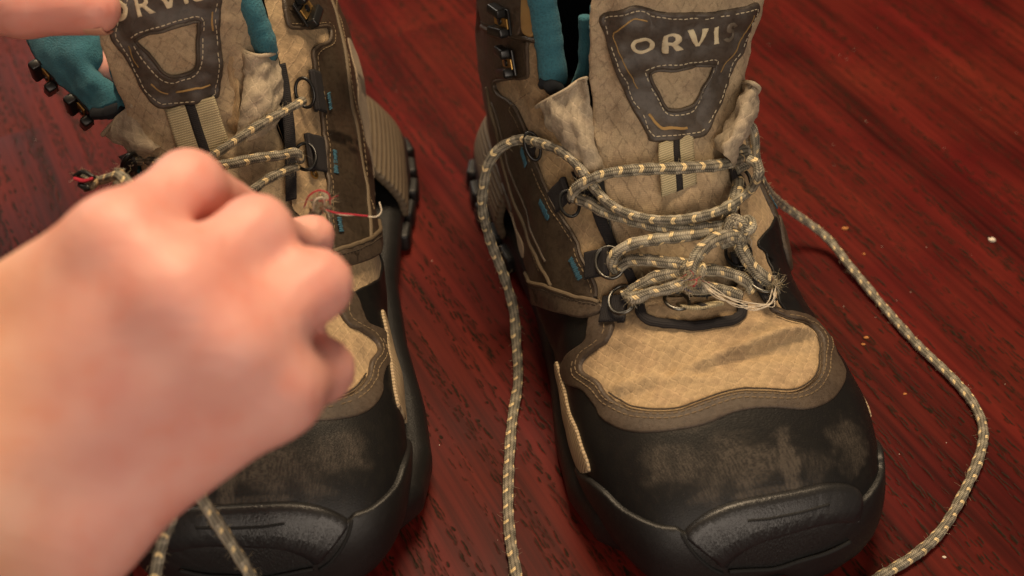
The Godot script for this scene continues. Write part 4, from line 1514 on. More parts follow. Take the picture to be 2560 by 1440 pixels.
func left_boot() -> void:
	var o := thing("hiking_boot", "worn boot on the left, its tongue pulled aside by a hand and its lace torn", "boot", Vector3(-0.094, 0, 0.022), deg_to_rad(3.0), "pair of worn hiking boots")
	var s := boot_surface(-1.0, true, [[203, -2, 40, 4.0, -12, 5.0, 1.6], [226, -20, 24, 3.5, 24, -3.0, -1.4], [262, 14, 40, 7, 0, 0, 1.0], [560, -80, 40, 5, 60, 3, -1.0], [720, -60, 30, 5, 80, 2, 1.2]])
	var plus := gap_list(GAP_PLUS, [660, 60, 700, 92, 800, 110, 1000, 118])
	var minus := gap_list([395, 0, 405, 14, 430, 26, 455, 30, 481.8, -22, 594.5, -26.1, 676.1, -26.4, 723.9, -26.6, 780.2, -29.6, 839.8, -35.3], [])
	boot_common(o, s, plus, minus, 0.42)
	var ql := part("quarter_leather", patch(s, [883.7, -51.9, 831.2, -43.1, 808.9, -40, 776.4, -38, 775.2, -44.6, 782.7, -61.4, 775.7, -63.6, 753.5, -57.7, 739.3, -47.8, 724.6, -44.2, 685.2, -43, 663.7, -44, 630.6, -43.6, 587.3, -43.7, 534.6, -41.6, 495.5, -39.7, 455.4, -38.2, 418.5, -39.1, 416.4, -51.5, 492.5, -91.5, 590, -112, 640, -122, 760, -122, 900, -122, 1000, -122, 1000, -70], {"thick": 1.7, "edge": 1.2, "uv": 34.0, "tone": 0.3, "grid": 2.8}), M.leather, o)
	part("edge_binding", cord(s, [808.9, -40, 776.4, -38, 775.2, -44.6, 782.7, -61.4, 775.7, -63.6, 753.5, -57.7, 739.3, -47.8, 724.6, -44.2, 685.2, -43, 663.7, -44, 630.6, -43.6, 587.3, -43.7, 534.6, -41.6, 495.5, -39.7, 455.4, -38.2, 424.7, -39.2], 0.8, 1.2), M.leather_light, ql)
	part("stitching", stitches(s, [782.3, -39.3, 781.4, -46.9, 789.1, -65.3, 777.4, -67.8, 751.1, -60.1, 734.2, -49.4, 722.7, -46.1, 686.2, -44.9, 664.7, -46, 631.7, -45.5, 588.6, -45.7, 535.9, -43.5, 496.7, -41.6, 456.7, -40], {"gap": 2.3, "long": 1.7, "lift": 1.75, "r": 0.22, "lost": 0.06}), M.stitch_brown, ql)
	part("edge_binding", cord(s, [833.8, -87.3, 805.5, -79.6, 708.2, -63.4, 664.9, -65.3, 631.3, -69.2, 559.6, -73.6, 509.1, -70.2, 464.5, -64.4], 1.1, 1.6), M.binding, ql)
	part("stitching", stitches(s, [835.6, -110.7, 808.2, -89, 710.5, -67.1, 635.3, -74.5, 566.2, -80.9, 515.5, -76.9], {"gap": 2.4, "long": 1.8, "lift": 1.8, "r": 0.25}), M.stitch_brown, ql)
	part("side_strip", patch(s, [770.2, -84, 676.4, -73.2, 617.1, -83.9, 577.9, -94.5, 552.8, -93, 562.8, -94.5, 603, -96, 663.3, -96, 723.6, -96, 758.8, -94.5], {"thick": 2.3, "low": 1.2, "edge": 0.7, "uv": 20.0, "step": 1.2, "grid": 2.0, "tone": 0.2}), M.suede, ql)
	for b in [[665.2, -48, 637.5, -49.1], [576.2, -48.3, 541.5, -46.9], [476.7, -43.4, 454.6, -43.8]]:
		bartack(o, s, b[0], b[1], b[2], b[3])
	var st := part("cross_strap", patch(s, [420.4, -38.3, 444.2, -52.2, 482.7, -74.1, 517.6, -90, 497.5, -91.5, 449.5, -72.5, 413.9, -51.4, 402, -40.2], {"thick": 2.6, "edge": 1.0, "uv": 26.0, "tone": 0.3, "step": 1.2, "grid": 2.4}), M.leather_light, o)
	part("edge_binding", cord(s, [421.8, -38.5, 444.2, -52.2, 482.7, -74.1, 517.6, -91.5], 0.9, 2.2), M.binding, st)
	part("stitching", stitches(s, [415.9, -39.7, 437.3, -52.5, 475.3, -74, 507.5, -90], {"gap": 2.2, "long": 1.7, "lift": 2.65, "r": 0.24}), M.stitch_dark, st)
	var far := part("quarter_leather", patch(s, [700, 96, 640, 62, 560, 52, 500, 52, 450, 56, 425, 62, 430, 74, 520, 88, 600, 100, 700, 116], {"thick": 1.7, "edge": 1.2, "uv": 34.0, "tone": 0.3}), M.leather, o)
	# padded blue edge of the near collar
	part("collar_lining", tube(triples([-5, 160.1, -20.3, -3.4, 152.8, -15.6, -1.3, 146.5, -12, 0.5, 140.3, -10.2, 1.9, 135.4, -8.6, 1.7, 130.4, -10.4]), 4.6, {"sides": 14, "wobble": 0.12, "step": 1.5, "along": 26.0, "squash": 1.3}), M.blue, o)
	hook(o, s, [808.1, -49.9][0], [808.1, -49.9][1], 4, 2.2)
	# far side of the collar folded out: blue inside, two hooks along its edge
	var fl := part("collar_flap", sheet([triples([-94, 130.7, -34.1, -85.4, 134, -31.2, -73.6, 136.1, -27.1, -61.5, 135, -25.5]), triples([-88.6, 123.5, -24.7, -80.6, 127.8, -18.7, -69.7, 130.7, -15.3, -60.4, 126.5, -15.1]), triples([-79.5, 117.9, -15.1, -72.1, 122.4, -10.7, -66.1, 125, -8.6, -62.4, 118.7, -13.6]), triples([-69.4, 113.5, -6.5, -63.3, 117.3, -4.3, -57.7, 119.8, -3.5, -53.4, 115.6, -6.3]), triples([-64.4, 110.8, -1.1, -59.7, 113.4, 0.8, -55.1, 115.6, 0.4, -51.2, 114.4, -3.7])], 3.6, {"wrinkle": 1.0, "tone": 0.3, "uv": 26.0}), M.blue, o)
	part("collar_trim", tube(triples([-64.1, 111.4, -0.3, -59.2, 113.7, 3.3, -54.8, 115.2, 3.5, -51.4, 114.9, -1.4]), 2.6, {"sides": 8, "wobble": 0.4, "step": 0.8}), M.dark_lining, fl)
	for h in [[-85.4, 117.9, -22.1, -81.5, 114.1, -18.5], [-71.2, 110.3, -9.1, -67.4, 106.9, -5.8]]:
		var p := triples(h)
		var y := (p[1] - p[0]).normalized()
		var z := y.cross(Vector3(0.25, 0.75, 0.62)).normalized()
		hook_at(o, Transform3D(Basis(y.cross(z).normalized(), y, z), (p[0] + p[1]) * 0.5))
	# black tape, rings and tabs of the near side
	for w in [[[6.7, 125.3, -9.2, 7.8, 119.2, -4.8, 8.5, 113.5, 0.3, 9.4, 106.1, 8, 9.6, 97.3, 19, 9.6, 89.8, 28.9], 2.3]]:
		web_strip(o, Array(triples(w[0])), Vector3(0.9, 0.1, -0.2) * w[1], 1.0)
	var rings := [[[654.6, -33.8], 10.0, -50.0, 3.6, 5.6, 4.0], [[553, -30.1], -10.0, -40.0, 4.0, 5.8, 4.0]]
	for r in rings:
		lace_ring(o, s, r[0][0], r[0][1], r[1], r[2], r[3], r[4], r[5], M.metal_dark)
	for t in [[[662.4, -42.8], 5.0, 178.0, 6.0, 8.0], [[565.3, -38.2], 5.0, 182.0, 6.0, 7.2]]:
		web_tab(o, s, t[0][0], t[0][1], t[1], t[2], t[3], t[4])
	for e in [[587.2, -39.3], [534.5, -35.4]]:
		var f := frame_at(s, e[0], e[1], 0.6)
		part("eyelet", ring_mesh(f, 1.1, 1.5, 0.55), M.brass, o)
	part("lace_ring", ring_mesh(Transform3D(Basis.from_euler(Vector3(0.5, 0.9, 0.3)), triples([-49.7, 103.2, 19.9])[0]), 3.2, 6.0, 0.9), M.metal_dark, o)
	web_strip(o, Array(triples([-51.4, 104.5, 17.4, -49.3, 105.8, 21.7, -48.5, 104.2, 23.1, -48.9, 100, 21.5])), Vector3(2.4, 1.4, 0.6), 1.4)
	# tongue dragged towards the hand
	var ts := tongue_surface([[-1, 69, 60, 22], [-6, 78, 46, 25], [-19, 98, 26, 28], [-27, 114, 13, 30], [-31, 132, 7, 33], [-33, 152, 2, 34], [-31, 174, -4, 33], [-30, 190, -10, 30]], 9.0, 0.12)
	var to := part("tongue", patch(ts, [0, -24, 150, -25, 300, -25, 450, -22, 600, -22, 800, -24, 960, -22, 1000, -18, 1000, 0, 1000, 20, 960, 28, 800, 33, 600, 34, 450, 33, 300, 31, 150, 28, 0, 24, 0, 0], {"thick": 0.0, "low": -2.0, "edge": 2.0, "uv": 30.0, "tone": 0.35, "grid": 2.2}), M.fabric_tongue, o)
	part("tongue_back", patch(ts, [0, -23, 300, -25, 600, -24, 960, -23, 990, 0, 960, 27, 600, 32, 300, 29, 0, 23], {"thick": -5.5, "low": -2.5, "edge": 3.0, "uv": 30.0}), M.blue, to)
	var bd := badge(to, ts, [784.9, -10.1, 743, -13.2, 691, -17.9, 650.6, -15.9, 599.5, -13.6, 545.4, -11.8, 503.6, -9.4, 487.6, -6.3, 481.2, 2.5, 474.5, 11.4, 480.5, 14.7, 579.8, 18.9, 684.1, 21.1, 789.8, 21.2, 803.6, 5.2], [679.3, -8.6, 696.3, 2.8, 705.9, 12.7, 694, 13.6, 597.7, 10.3, 569.6, 7.5, 568.8, 1.5, 587.8, -2.2, 638.3, -6.1], [[[662.9, -12.8, 633, -11.3, 611.3, -9.8], 0.5], [[563.4, -7.6, 540.5, -5.5, 528.6, -3], 0.5], [[523.7, -0.2, 522.6, 5.7, 526.8, 11.9], 0.75], [[728.5, 18.5, 674.9, 17.8], 0.5]], [686.5, -10.2, 708.4, 3.1, 720.3, 13.8, 694.2, 15.2, 594.8, 11.8, 554.6, 8.1, 554, 1, 574.5, -3.6, 635.5, -8.4])
	var lb := [709.8, -16.7, 769.8, 17.7]
	letters(bd, ts, Vector2(lb[0], lb[1]), Vector2(lb[2], lb[3]), 6.65, 0, "ORVIS", false)
	web_loop(to, triples([-25.7, 121.7, 9.8, -24.6, 119, 12.1, -23.3, 114.1, 15, -21.9, 109.4, 17.6, -20.5, 104.9, 20]), Vector3(0.96, 0.22, -0.1) * 9.6, true)
	part("gusset", sheet([triples([-5.6, 134.6, -4.2, -0.5, 135.1, 0.1, 3.6, 133.7, -2.4, 6.3, 130.4, -9.6]), triples([-5.6, 126.9, 3.4, -0.1, 128.1, 5.9, 4.1, 127.1, 3.1, 7.1, 123.8, -4.5]), triples([-6.7, 118.8, 11, -1.3, 119.5, 13, 3.1, 118.9, 9.9, 7.1, 116.8, 2.3]), triples([-9.6, 109.2, 16.5, -4.8, 110.4, 18.8, -0.5, 111, 16.8, 4.8, 109.9, 10.1])], 0.9, {"wrinkle": 2.4, "tone": 0.25, "step": 1.8}), M.fabric_pale, o)
	part("hem", tube(triples([-5.5, 134.8, -3.9, -0.4, 135.3, 0.3, 3.6, 133.9, -2.2, 6.3, 130.6, -9.3]), 0.9, {"sides": 8, "wobble": 0.2}), M.fabric_pale, o)
	part("gusset", sheet([triples([-10.5, 151.9, -6.2, -9.2, 149.5, -7.4, -7.7, 143.5, -14.4]), triples([-11.3, 137.6, -1.9, -10.1, 135.8, -2, -7.8, 131.9, -5.3]), triples([-11.7, 123.2, 2.8, -9.8, 121.7, 3.4, -7.7, 121, 5.1]), triples([-13, 108.5, 10.2, -11, 107.5, 11.6, -8.2, 109.1, 16.4])], 0.9, {"wrinkle": 2.4, "tone": 0.25, "step": 1.8}), M.fabric, o)
	part("gusset", sheet([triples([-61.4, 105.3, 5.3, -55.8, 111.8, 6.5, -51.3, 115.7, 5.9, -46.8, 120.8, 8.4]), triples([-57.7, 105.5, 9.4, -52.3, 111.1, 11.3, -48.4, 114.1, 11.6, -45.2, 115.2, 10.2]), triples([-51.8, 104.8, 14.3, -47.8, 109.2, 16, -45.2, 111.5, 16.7, -43, 110.4, 12.8]), triples([-44.2, 104, 18.1, -41.8, 106.7, 19.9, -39.8, 108, 20.2, -38.5, 106.4, 16.2])], 0.9, {"wrinkle": 2.2, "tone": 0.25, "step": 1.8}), M.fabric_pale, o)
	part("hem", tube(triples([-61.3, 105.6, 5.7, -55.7, 112.1, 6.9, -51.2, 115.9, 6.4, -46.8, 121, 8.7]), 0.9, {"sides": 8, "wobble": 0.2}), M.fabric_pale, o)


func laces() -> void:
	var a := thing("boot_lace", "long unbroken grey lace with cream flecks looping out on both sides of the right boot", "boot lace", Vector3(0.0017, 0.0000, 0.0331))
	strand(a, "lace_strand", [88.4, 98.2, 34.6, 77.1, 103.6, 46.8, 61.5, 107, 53.2, 46.9, 106.1, 53, 35.5, 102, 50, 27.2, 96.2, 47.9, 23.5, 91.5, 46.8, 23, 87.1, 46.5])
	strand(a, "lace_strand", [4.2, 2, 174.8, 1.7, 2, 157.6, -0.6, 2, 141.3, -1.5, 2, 122.3, -0.8, 2, 96.1, 0.3, 2.2, 79.2, 2.5, 3, 59.8, 1.7, 6, 39.3, 0.5, 14, 28.2, -3.4, 26, 21.3, -9.1, 42, 16.9, -12, 60, 18.1, -10.9, 74.3, 16.7, -8.6, 81.4, 14.3, -3.8, 87.2, 13.1, 3.2, 90.4, 13, 10.8, 95.4, 22.2, 18.3, 98.5, 31.5, 24.9, 99.4, 42.6, 30.7, 95.3, 50.1, 36.9, 93.8, 59, 46.7, 94.4, 66.4, 59.7, 94.9, 68.4, 74.7, 94.8, 63.6, 87.6, 94.6, 52.1, 90.2, 105, 55, 89.9, 107.3, 51.6, 87.2, 107.6, 48.6], 0.0, 2.1, {"fuzz": 1.6})
	strand(a, "lace_strand", [90.8, 103.2, 17.6, 94, 97.4, 17.5, 95.9, 86.8, 18.9, 100, 73.1, 17.8, 122, 22, -30.6, 141.4, 8, -26.9, 151.5, 4, -8.3, 161, 2.2, 13.4, 170.9, 2, 37.1, 182.6, 2, 60, 187.3, 2, 74.6, 187.1, 2, 87.7, 181.5, 2, 102.3, 169.8, 2, 122.3, 158.9, 2, 137.6, 147.8, 2, 147.9, 136, 2, 155.8, 124.5, 2, 163.7], 3.0, 2.05, {"fuzz": 1.0})
	strand(a, "lace_strand", [25.1, 88.3, 47.9, 28.5, 89.1, 50.9, 34.2, 89.7, 56.9, 42.8, 90.3, 62.3, 52.8, 90.8, 67.1, 62.9, 90.5, 68.6, 75.1, 89.3, 65.3, 82.7, 87.9, 61.2], 2.0)
	strand(a, "lace_strand", [84.1, 100.9, 35.3, 88.2, 98.4, 30.8, 90.4, 95.6, 30.6, 88.4, 96.3, 36.6, 84.4, 95.7, 39.4], 1.0)
	strand(a, "lace_strand", [85.6, 92.8, 42.1, 84, 93.5, 50.3, 81.7, 91.3, 57, 79.8, 88.2, 60.7], 4.0)
	var b := thing("broken_lace", "torn grey lace knotted over the lower rings of the right boot with white threads trailing", "boot lace", Vector3(0.0650, 0.0735, 0.0773))
	strand(b, "lace_strand", [38.3, 74.1, 72.5, 37, 77.4, 72.7, 38.2, 82.4, 72.6, 43.9, 86.4, 71.9, 52.5, 89, 72.3, 64.2, 89.8, 71, 76.5, 88, 66.5], 0.0)
	strand(b, "lace_strand", [39.7, 75.9, 72.8, 42.7, 79.5, 73.4, 48.4, 81.3, 74.9, 54.1, 82.1, 76.7, 61.2, 82.4, 78.4, 65.6, 81.6, 79.3], 2.0)
	strand(b, "lace_strand", [41.2, 69.9, 82.5, 46.9, 75, 81.6, 52.6, 78.1, 80.6, 59.8, 79.9, 80.5, 65.5, 81, 80.3], 4.0)
	strand(b, "lace_strand", [42.9, 71.3, 83.6, 45.2, 73, 86.4, 49.7, 75.4, 86.4, 56.5, 77.5, 86.5, 63.3, 78.8, 84.5], 5.0)
	strand(b, "lace_strand", [68, 80.1, 79.4, 74.7, 78.8, 77.9, 81.8, 76.2, 77.6, 86.4, 73.5, 78.1, 88.7, 70, 79.6], 1.0)
	strand(b, "lace_strand", [64.7, 75.4, 84.6, 71.4, 76.1, 84.6, 77.4, 74.5, 84, 83.6, 71.2, 83.9], 3.0)
	strand(b, "lace_strand", [64.7, 81.9, 84.9, 65.2, 85.7, 82.3, 68, 88, 78.2, 73.1, 89.2, 73.4, 79, 88.9, 69.9, 84.7, 87.1, 67.8], 0.0, 2.5, {"fuzz": 6.0})
	strand(b, "lace_strand", [83.4, 87.3, 66.1, 83.8, 84.5, 70.1, 86.5, 80.3, 73.7, 90.8, 76, 76.5, 94.8, 73.2, 77.8], 5.0, 2.5, {"fuzz": 5.0})
	strand(b, "lace_strand", [78.9, 89.1, 63.7, 81.7, 91.9, 64.4, 85, 91.3, 66.8, 84.8, 87.7, 68.9, 80.8, 86.1, 69.3, 76.5, 84.4, 69.9], 2.0, 2.4, {"fuzz": 5.0})
	knot(b, [83.4, 87.5, 65.9], 2.3, Vector3(0.4, 0.5, 0.2))
	knot(b, [66.3, 81.6, 81.1], 1.55, Vector3(1.1, 0.2, 0.7), 1.7)
	frayed(b, [64.6, 82.5, 86], Vector3(-0.1, -0.3, 0.8), 170, 6.8, 5)
	frayed(b, [86.2, 87.1, 67.3], Vector3(0.9, 0.1, 0.2), 90, 4.3, 3)
	frayed(b, [95.7, 72.5, 77.9], Vector3(0.5, -0.2, 0.8), 150, 6.2, 4)
	frayed(b, [43.8, 72.7, 86.1], Vector3(-0.6, 0, 0.6), 60, 3.7, 2)
	for k in 7:
		thread(b, [67.9, 79.8, 84.3, 73, 77.4, 89.2, 79.3, 75.9, 92, 88.2, 73.5, 92, 94.1, 73.1, 89.2, 96.3, 72.8, 82].map(func(v: float) -> float: return v + rng.randf_range(-1.2, 1.2)), 0.13, M.thread)
	thread(b, [65.8, 82, 84.6, 66.4, 82.6, 87.9, 65.3, 81, 89.1, 63.7, 80.6, 87.7], 0.4, M.thread_red)
	thread(b, [63.2, 80, 84.5, 61.9, 78.8, 86.7, 64.7, 78, 88.8], 0.5, M.thread_blue)
	# left boot
	var c := thing("broken_lace", "torn grey lace crossing the left boot, its burst end showing red core threads", "boot lace", Vector3(-0.0958, 0.1021, 0.0418))
	strand(c, "lace_strand", [-79.2, 115.3, 22.3, -80.9, 117, 27.4, -86.1, 117.4, 33.7, -92.8, 116.9, 40, -100, 113.8, 44, -107.4, 110, 47, -113.7, 105.8, 47.9], 0.0, 1.9)
	strand(c, "lace_strand", [-79.3, 100.8, 40.1, -80.2, 105.2, 41.5, -85.8, 107, 45.5, -94, 108.5, 49.3, -104, 107.8, 51.9, -114.5, 106, 51.9, -126.9, 105.5, 48.8, -137.9, 101.4, 41.4, -141, 105.7, 47.6], 2.0, 1.9)
	strand(c, "lace_strand", [-80.6, 99.8, 42.8, -84.6, 101.5, 47.9, -90, 101.4, 52.6, -95.6, 99.1, 56.9, -106, 92.1, 62.7], 4.0, 1.9)
	strand(c, "lace_strand", [-69.1, 116.6, 97.1, -66.1, 122.1, 97.5, -64.5, 123.7, 96], 1.0, 2.0)
	knot(c, [-64.5, 123.9, 95.8], 1.3, Vector3(0.3, 0.9, 0.4), 1.3)
	frayed(c, [-64, 125.2, 97.4], Vector3(0.2, 0.5, 0.4), 160, 6.2, 9)
	thread(c, [-63.6, 124.4, 98.1, -57.6, 122.8, 99.6, -51.1, 121.3, 98.2, -45.9, 119.7, 97, -44.2, 120.4, 94.9, -45, 122.1, 92.1], 0.22, M.thread)
	thread(c, [-64.1, 125, 98.9, -58.8, 123.8, 100, -53.6, 122.8, 99.6, -48.4, 121.1, 98.4], 0.3, M.thread_red)
	thread(c, [-69.6, 124.4, 98.1, -67.7, 128.6, 97, -64.1, 130.6, 96.5, -61.1, 129, 96.6, -60.8, 125.2, 97.4], 0.32, M.thread_red)
	thread(c, [-66.4, 124.8, 100.4, -65.3, 128.9, 99.5, -62.9, 129.5, 98.9, -62.4, 126.4, 99], 0.28, M.thread)
	var d := thing("broken_lace", "loose lace end left of the left boot, cut tip black and red above the table", "boot lace", Vector3(-0.1458, 0.1203, 0.0776))
	strand(d, "lace_strand", [-125.1, 134.3, 100, -130.7, 133.6, 92.5, -137.2, 128.1, 86.7, -142.1, 125, 84.1, -147.5, 125.2, 81.2], 0.0, 1.9)
	strand(d, "lace_strand", [-133.4, 129.5, 82.8, -133.9, 126.2, 85.7, -135.6, 124, 90.4, -136.9, 123.1, 96.6], 3.0, 1.7)
	strand(d, "lace_strand", [-140.2, 126.8, 85.1, -142.6, 125.2, 86.6, -145.7, 123.8, 86.5], 3.0, 1.7)
	frayed(d, [-147.2, 125.6, 82.2], Vector3(-0.8, 0.1, 0.3), 40, 2.5, 8, 0.6)
	thread(d, [-149.5, 126.2, 83, -146.3, 128.5, 83.7, -142.9, 128.1, 85.4, -141.8, 127.5, 85.9], 0.9, M.metal_dark)
	thread(d, [-149.2, 126.2, 84.3, -145.3, 126.8, 86.5, -142.1, 128.1, 86.7], 0.7, M.thread_red)
	thread(d, [-147.3, 124.6, 85.8, -144.8, 125, 88.1, -143.4, 125.2, 87.9], 1.1, M.metal_dark)
	var e := thing("broken_lace", "lace hanging from under the blurred hand over the toe of the left boot", "boot lace", Vector3(-0.0859, 0.0587, 0.1936))
	strand(e, "lace_strand", [-103.9, 96.3, 180, -97.1, 79.1, 184.6, -92.3, 69.5, 187.9, -87, 61.4, 192.5, -83.4, 55.9, 196.1, -78.9, 45.8, 201.1], 0.0, 2.2)
	strand(e, "lace_strand", [-100.4, 86.2, 180.9, -106.7, 71.4, 186.2, -111.2, 60.7, 190.4, -113.9, 50.6, 196.9], 3.0, 2.0)


func hands() -> void:
	var tint := func(v: Vector3) -> Color:
		var n := dirt.get_noise_3dv(v * 0.9)
		var m := dirt.get_noise_3dv(v * 2.6 + Vector3(40, 0, 0))
		# the wrist is sallow, the knuckles and fingers flushed
		var w := smoothstep(62.0, -25.0, v.x)
		if v.x < -60.0 and v.z < -60.0:
			w = 0.0
		return Color(0.73 + 0.06 * n - 0.02 * w, 0.345 + 0.08 * n - 0.05 * maxf(m, 0.0) + 0.085 * w, 0.285 + 0.07 * n - 0.06 * maxf(m, 0.0) - 0.10 * w)
	# the moving hand in front of the left boot
	var h := thing("hand", "large hand in front of the left boot, fingers curled round a torn lace", "hand", Vector3(-0.1533, 0.1148, 0.2171))
	var p := triples([-211.8, 97.9, 252.5, -149, 139.7, 235, -149, 161.8, 208.4, -139, 155.7, 223.3, -127.4, 148.9, 234.8, -114.7, 132, 239.3, -99.6, 193.7, 197.1, -83.8, 188.4, 211.4, -70.4, 177.2, 218.7, -60.1, 161.4, 219.6, -87.3, 188, 167.3, -67.2, 185, 183.5, -51.4, 174.7, 192.8, -51.2, 151, 200.7, -76.1, 154.7, 143.4, -69.8, 144.6, 155.3, -66, 134.5, 167, -66, 121, 179.2, -68.1, 132, 126.2, -84.2, 126.7, 144.4, -81, 119.4, 156.4, -78.5, 118.5, 176.1, -141.2, 137.4, 183.3, -117.4, 125.6, 146.8, -89.1, 126.7, 128.3, -64.5, 127.5, 116.8])
	for k in p.size():
		p[k] -= h.position * 1000.0
	var bones := [[p[0], 31.0, p[1], 24.4, 18.0], [p[1], 20.7, p[3], 14.1, 16.0], [p[1], 22.6, p[5], 16.0, 16.0],
		[p[2], 14.1, p[6], 10.8, 16.0], [p[3], 14.1, p[7], 11.3, 16.0], [p[4], 14.1, p[8], 11.1, 16.0], [p[5], 14.1, p[9], 10.3, 16.0],
		[p[6], 10.3, p[10], 9.0, 8.5], [p[7], 10.8, p[11], 9.2, 8.5], [p[8], 10.3, p[12], 8.8, 8.5], [p[9], 9.8, p[13], 8.1, 8.5],
		[p[10], 8.8, p[14], 7.9, 5.0], [p[11], 9.0, p[15], 8.1, 5.0], [p[12], 8.6, p[16], 7.9, 5.0], [p[13], 7.9, p[17], 7.1, 5.0],
		[p[14], 7.7, p[18], 6.6, 3.2], [p[15], 7.9, p[19], 7.0, 3.2], [p[16], 7.7, p[20], 6.8, 3.2], [p[17], 7.0, p[21], 6.2, 3.2],
		[p[2], 14.1, p[22], 15.0, 18.0], [p[1], 16.9, p[22], 16.0, 18.0], [p[22], 15.0, p[23], 11.3, 8.5], [p[23], 10.8, p[24], 9.6, 5.0], [p[24], 9.4, p[25], 7.5, 4.0]]
	part("skin", flesh(bones, 2.6, tint), M.skin, h)
	# the hand that drags the tongue aside: thumb in front, fingers behind the flap
	var g := thing("hand", "thumb and finger at the upper left edge pinching the tongue of the left boot", "hand", Vector3(-0.2326, 0.1468, 0.0134))
	var t := triples([-380, 94.9, -34.1, -286.2, 126.3, -8.5, -252, 135.9, 9.7, -208.6, 158, 19.4, -172.5, 160.2, 29.6, -146.4, 161.9, 33.4, -240.5, 148.8, -36.9, -197, 136.4, -33.8, -166.3, 125.2, -10.3, -153.3, 120.1, 7.8, -263.9, 139.4, -60.7, -222.6, 130.6, -63.5, -192.4, 120.1, -46, -178, 111.2, -32.7, -280, 139.5, -74.3, -239.9, 140, -80.2, -213.3, 133.3, -68.7, -202, 127.9, -58.4, -286.7, 144.4, -78.7, -258.4, 150, -89.1, -240, 146.9, -80.9, -229.2, 142.9, -74.7])
	for k in t.size():
		t[k] -= g.position * 1000.0
	var bones2 := [[t[0], 32.0, t[1], 26.0, 14.0], [t[1], 22.0, t[2], 18.0, 12.0], [t[2], 16.0, t[3], 12.5, 8.0], [t[3], 12.2, t[4], 10.6, 4.0], [t[4], 10.3, t[5], 9.2, 4.0],
		[t[1], 20.0, t[6], 12.0, 12.0], [t[1], 20.0, t[10], 12.0, 12.0], [t[1], 20.0, t[14], 12.0, 12.0], [t[1], 18.0, t[18], 11.0, 12.0], [t[2], 14.0, t[6], 11.0, 12.0],
		[t[6], 10.5, t[7], 9.4, 4.0], [t[7], 9.2, t[8], 8.4, 2.5], [t[8], 8.3, t[9], 7.2, 2.0],
		[t[10], 10.8, t[11], 9.6, 4.0], [t[11], 9.4, t[12], 8.6, 2.5], [t[12], 8.5, t[13], 7.4, 2.0],
		[t[14], 10.5, t[15], 9.2, 4.0], [t[15], 9.0, t[16], 8.2, 2.5], [t[16], 8.1, t[17], 7.0, 2.0],
		[t[18], 9.5, t[19], 8.2, 4.0], [t[19], 8.0, t[20], 7.2, 2.5], [t[20], 7.1, t[21], 6.2, 2.0]]
	part("skin", flesh(bones2, 2.2, tint), M.skin, g)
	nail(g, t[4].lerp(t[5], 0.25), t[5], Vector3(0.1, -0.75, 0.6), 8.7)


func nail(parent: Node3D, a: Vector3, b: Vector3, out: Vector3, r: float) -> void:
	var d := (b - a).normalized()
	var n := (out - d * out.dot(d)).normalized()
	var x := d.cross(n)
	var rows := []
	for w in [-1.0, -0.5, 0.0, 0.5, 1.0]:
		var row := PackedVector3Array()
		for l in [-6.0, -1.5, 2.5, 5.0]:
			var drop: float = 0.0 if l < 3.0 else 0.35
			row.append(b + d * l + (n * cos(w * 0.6) + x * sin(w * 0.6)) * (r + 0.25 - drop - (0.5 if l < -5.0 else 0.0)))
		rows.append(row)
	part("fingernail", sheet(rows, 0.7, {"step": 1.0}), M.nail, parent)


func crumbs() -> void:
	var list := [[0.1545, 0.0000, -0.0408, 1.5, 0.8, "small orange crumb just above the right lace"], [0.1238, 0.0000, -0.0273, 1.2, 0.9, "small orange crumb close beside the right boot"], [0.1511, 0.0000, 0.0319, 1.2, 0.6, "orange crumb under the middle of the right lace"], [0.1491, 0.0000, 0.0360, 0.9, 0.5, "tiny orange crumb below another near the right boot's toe"], [0.1609, 0.0000, 0.0651, 0.8, 0.5, "tiny yellow crumb inside the bend of the right lace"], [0.2207, -0.0000, -0.0324, 1.6, 1.3, "round white crumb alone at the far right of the table"], [0.1585, 0.0000, 0.1478, 0.8, 0.5, "tiny pale crumb at the lower right corner"], [0.1601, 0.0000, -0.0228, 0.6, 0.5, "tiny red speck right of the lace"]]
	for k in list.size():
		var c: Array = list[k]
		var rows := PackedVector3Array()
		var o := part("crumb", crumb(c[3], c[4], k), M.crumb_pale if k in [5, 6] else M.crumb, self)
		o.name = numbered("crumb")
		o.position = Vector3(c[0], c[1], c[2])
		o.set_meta("label", c[5])
		o.set_meta("category", "crumb")
		o.set_meta("group", "crumbs on the table")


func dust() -> void:
	var meshes := []
	for k in 110:
		var m := crumb(rng.randf_range(0.1, 0.3), rng.randf_range(0.08, 0.2), k)
		var st := SurfaceTool.new()
		st.append_from(m, 0, Transform3D(Basis(Vector3.UP, rng.randf() * TAU), Vector3(rng.randf_range(-0.3, 0.3), 0, rng.randf_range(-0.22, 0.16))))
		meshes.append(st.commit())
	var o := part("dust", join(meshes), M.crumb_pale, self)
	o.set_meta("kind", "stuff")
	o.set_meta("label", "fine pale dust grains scattered over the red table")
	o.set_meta("category", "dust")


func crumb(l: float, w: float, sd: int) -> ArrayMesh:
	var m := SphereMesh.new()
	m.radial_segments = 14
	m.rings = 8
	m.radius = 1.0
	m.height = 2.0
	var a := m.get_mesh_arrays()
	var v: PackedVector3Array = a[Mesh.ARRAY_VERTEX]
	var q := PackedVector3Array()
	for p in v:
		var k := 1.0 + 0.45 * dirt.get_noise_3dv(p * 30.0 + Vector3(sd * 50, 0, 0))
		q.append(Vector3(p.x * l, p.y * w * 0.7 + w * 0.5, p.z * w) * k)
	return commit(q, a[Mesh.ARRAY_INDEX], a[Mesh.ARRAY_TEX_UV], 0.3)


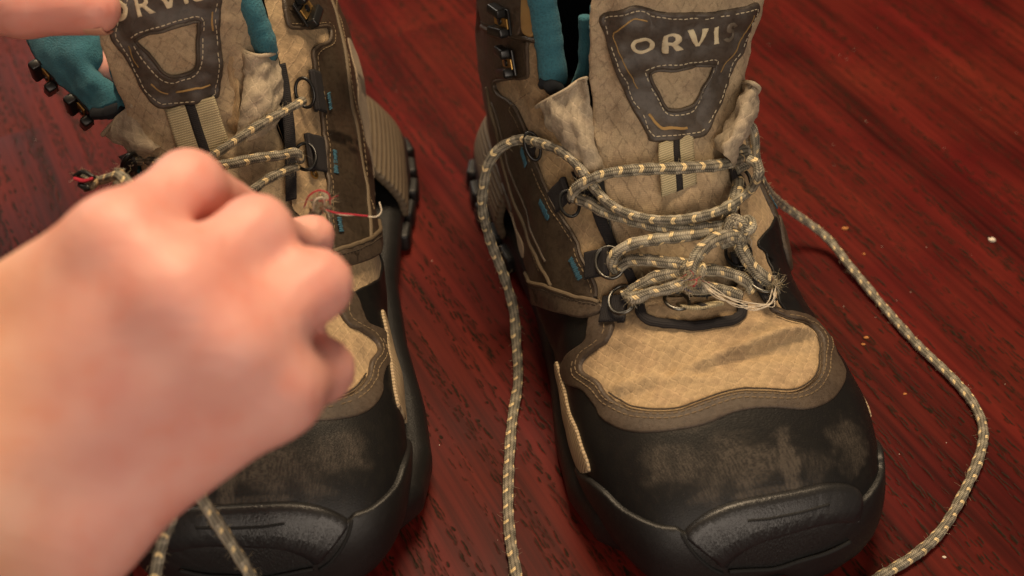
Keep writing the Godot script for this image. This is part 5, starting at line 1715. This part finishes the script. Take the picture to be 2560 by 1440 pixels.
func lamp(called: String, at: Vector3, aim: Vector3, size: Vector2, col: Color, energy: float) -> void:
	var l := AreaLight3D.new()
	l.name = called
	l.area_size = size
	l.light_color = col.linear_to_srgb()
	l.light_energy = energy
	l.area_range = 6.0
	l.shadow_enabled = true
	add_child(l)
	l.look_at_from_position(at, aim, Vector3.FORWARD if absf((aim - at).normalized().y) > 0.95 else Vector3.UP)


func _ready() -> void:
	# camera
	var cam := Camera3D.new()
	cam.name = "camera"
	add_child(cam)
	var lens := CameraAttributesPhysical.new()
	lens.frustum_focal_length = 60.0
	lens.frustum_focus_distance = 0.548
	lens.exposure_aperture = 10.5
	cam.attributes = lens
	cam.fov = 22.6199
	cam.near = 0.05
	cam.far = 20.0
	cam.position = Vector3(0, 0.427, 0.47423)
	cam.rotation_degrees = Vector3(-42, 0, 0)
	cam.current = true
	# room light
	var we := WorldEnvironment.new()
	we.name = "room_light"
	var env := Environment.new()
	env.background_mode = Environment.BG_COLOR
	env.background_color = Color(0.072, 0.058, 0.046).linear_to_srgb()
	env.tonemap_exposure = 1.12
	env.tonemap_mode = Environment.TONE_MAPPER_LINEAR
	env.sdfgi_enabled = true
	env.ssao_enabled = true
	env.ssil_enabled = true
	we.environment = env
	add_child(we)
	lamp("ceiling_lamp", Vector3(0.02, 1.35, -0.42), Vector3(0, 0, 0), Vector2(0.5, 0.5), Color(1.0, 0.75, 0.48), 2.2)
	lamp("far_window", Vector3(-1.25, 0.95, -1.4), Vector3(-0.2, 0, 0), Vector2(0.8, 0.8), Color(1.0, 0.88, 0.74), 1.25)
	lamp("front_window", Vector3(0.3, 0.62, 1.2), Vector3(0, 0.05, 0.05), Vector2(1.0, 0.6), Color(1.0, 0.84, 0.69), 0.78)
	rng.seed = 11
	dirt.seed = 5
	dirt.frequency = 0.045
	dirt.fractal_octaves = 3
	fold.seed = 12
	fold.frequency = 0.035
	fold.fractal_octaves = 2
	make_materials()
	table()
	right_boot()
	left_boot()
	laces()
	hands()
	crumbs()
	dust()
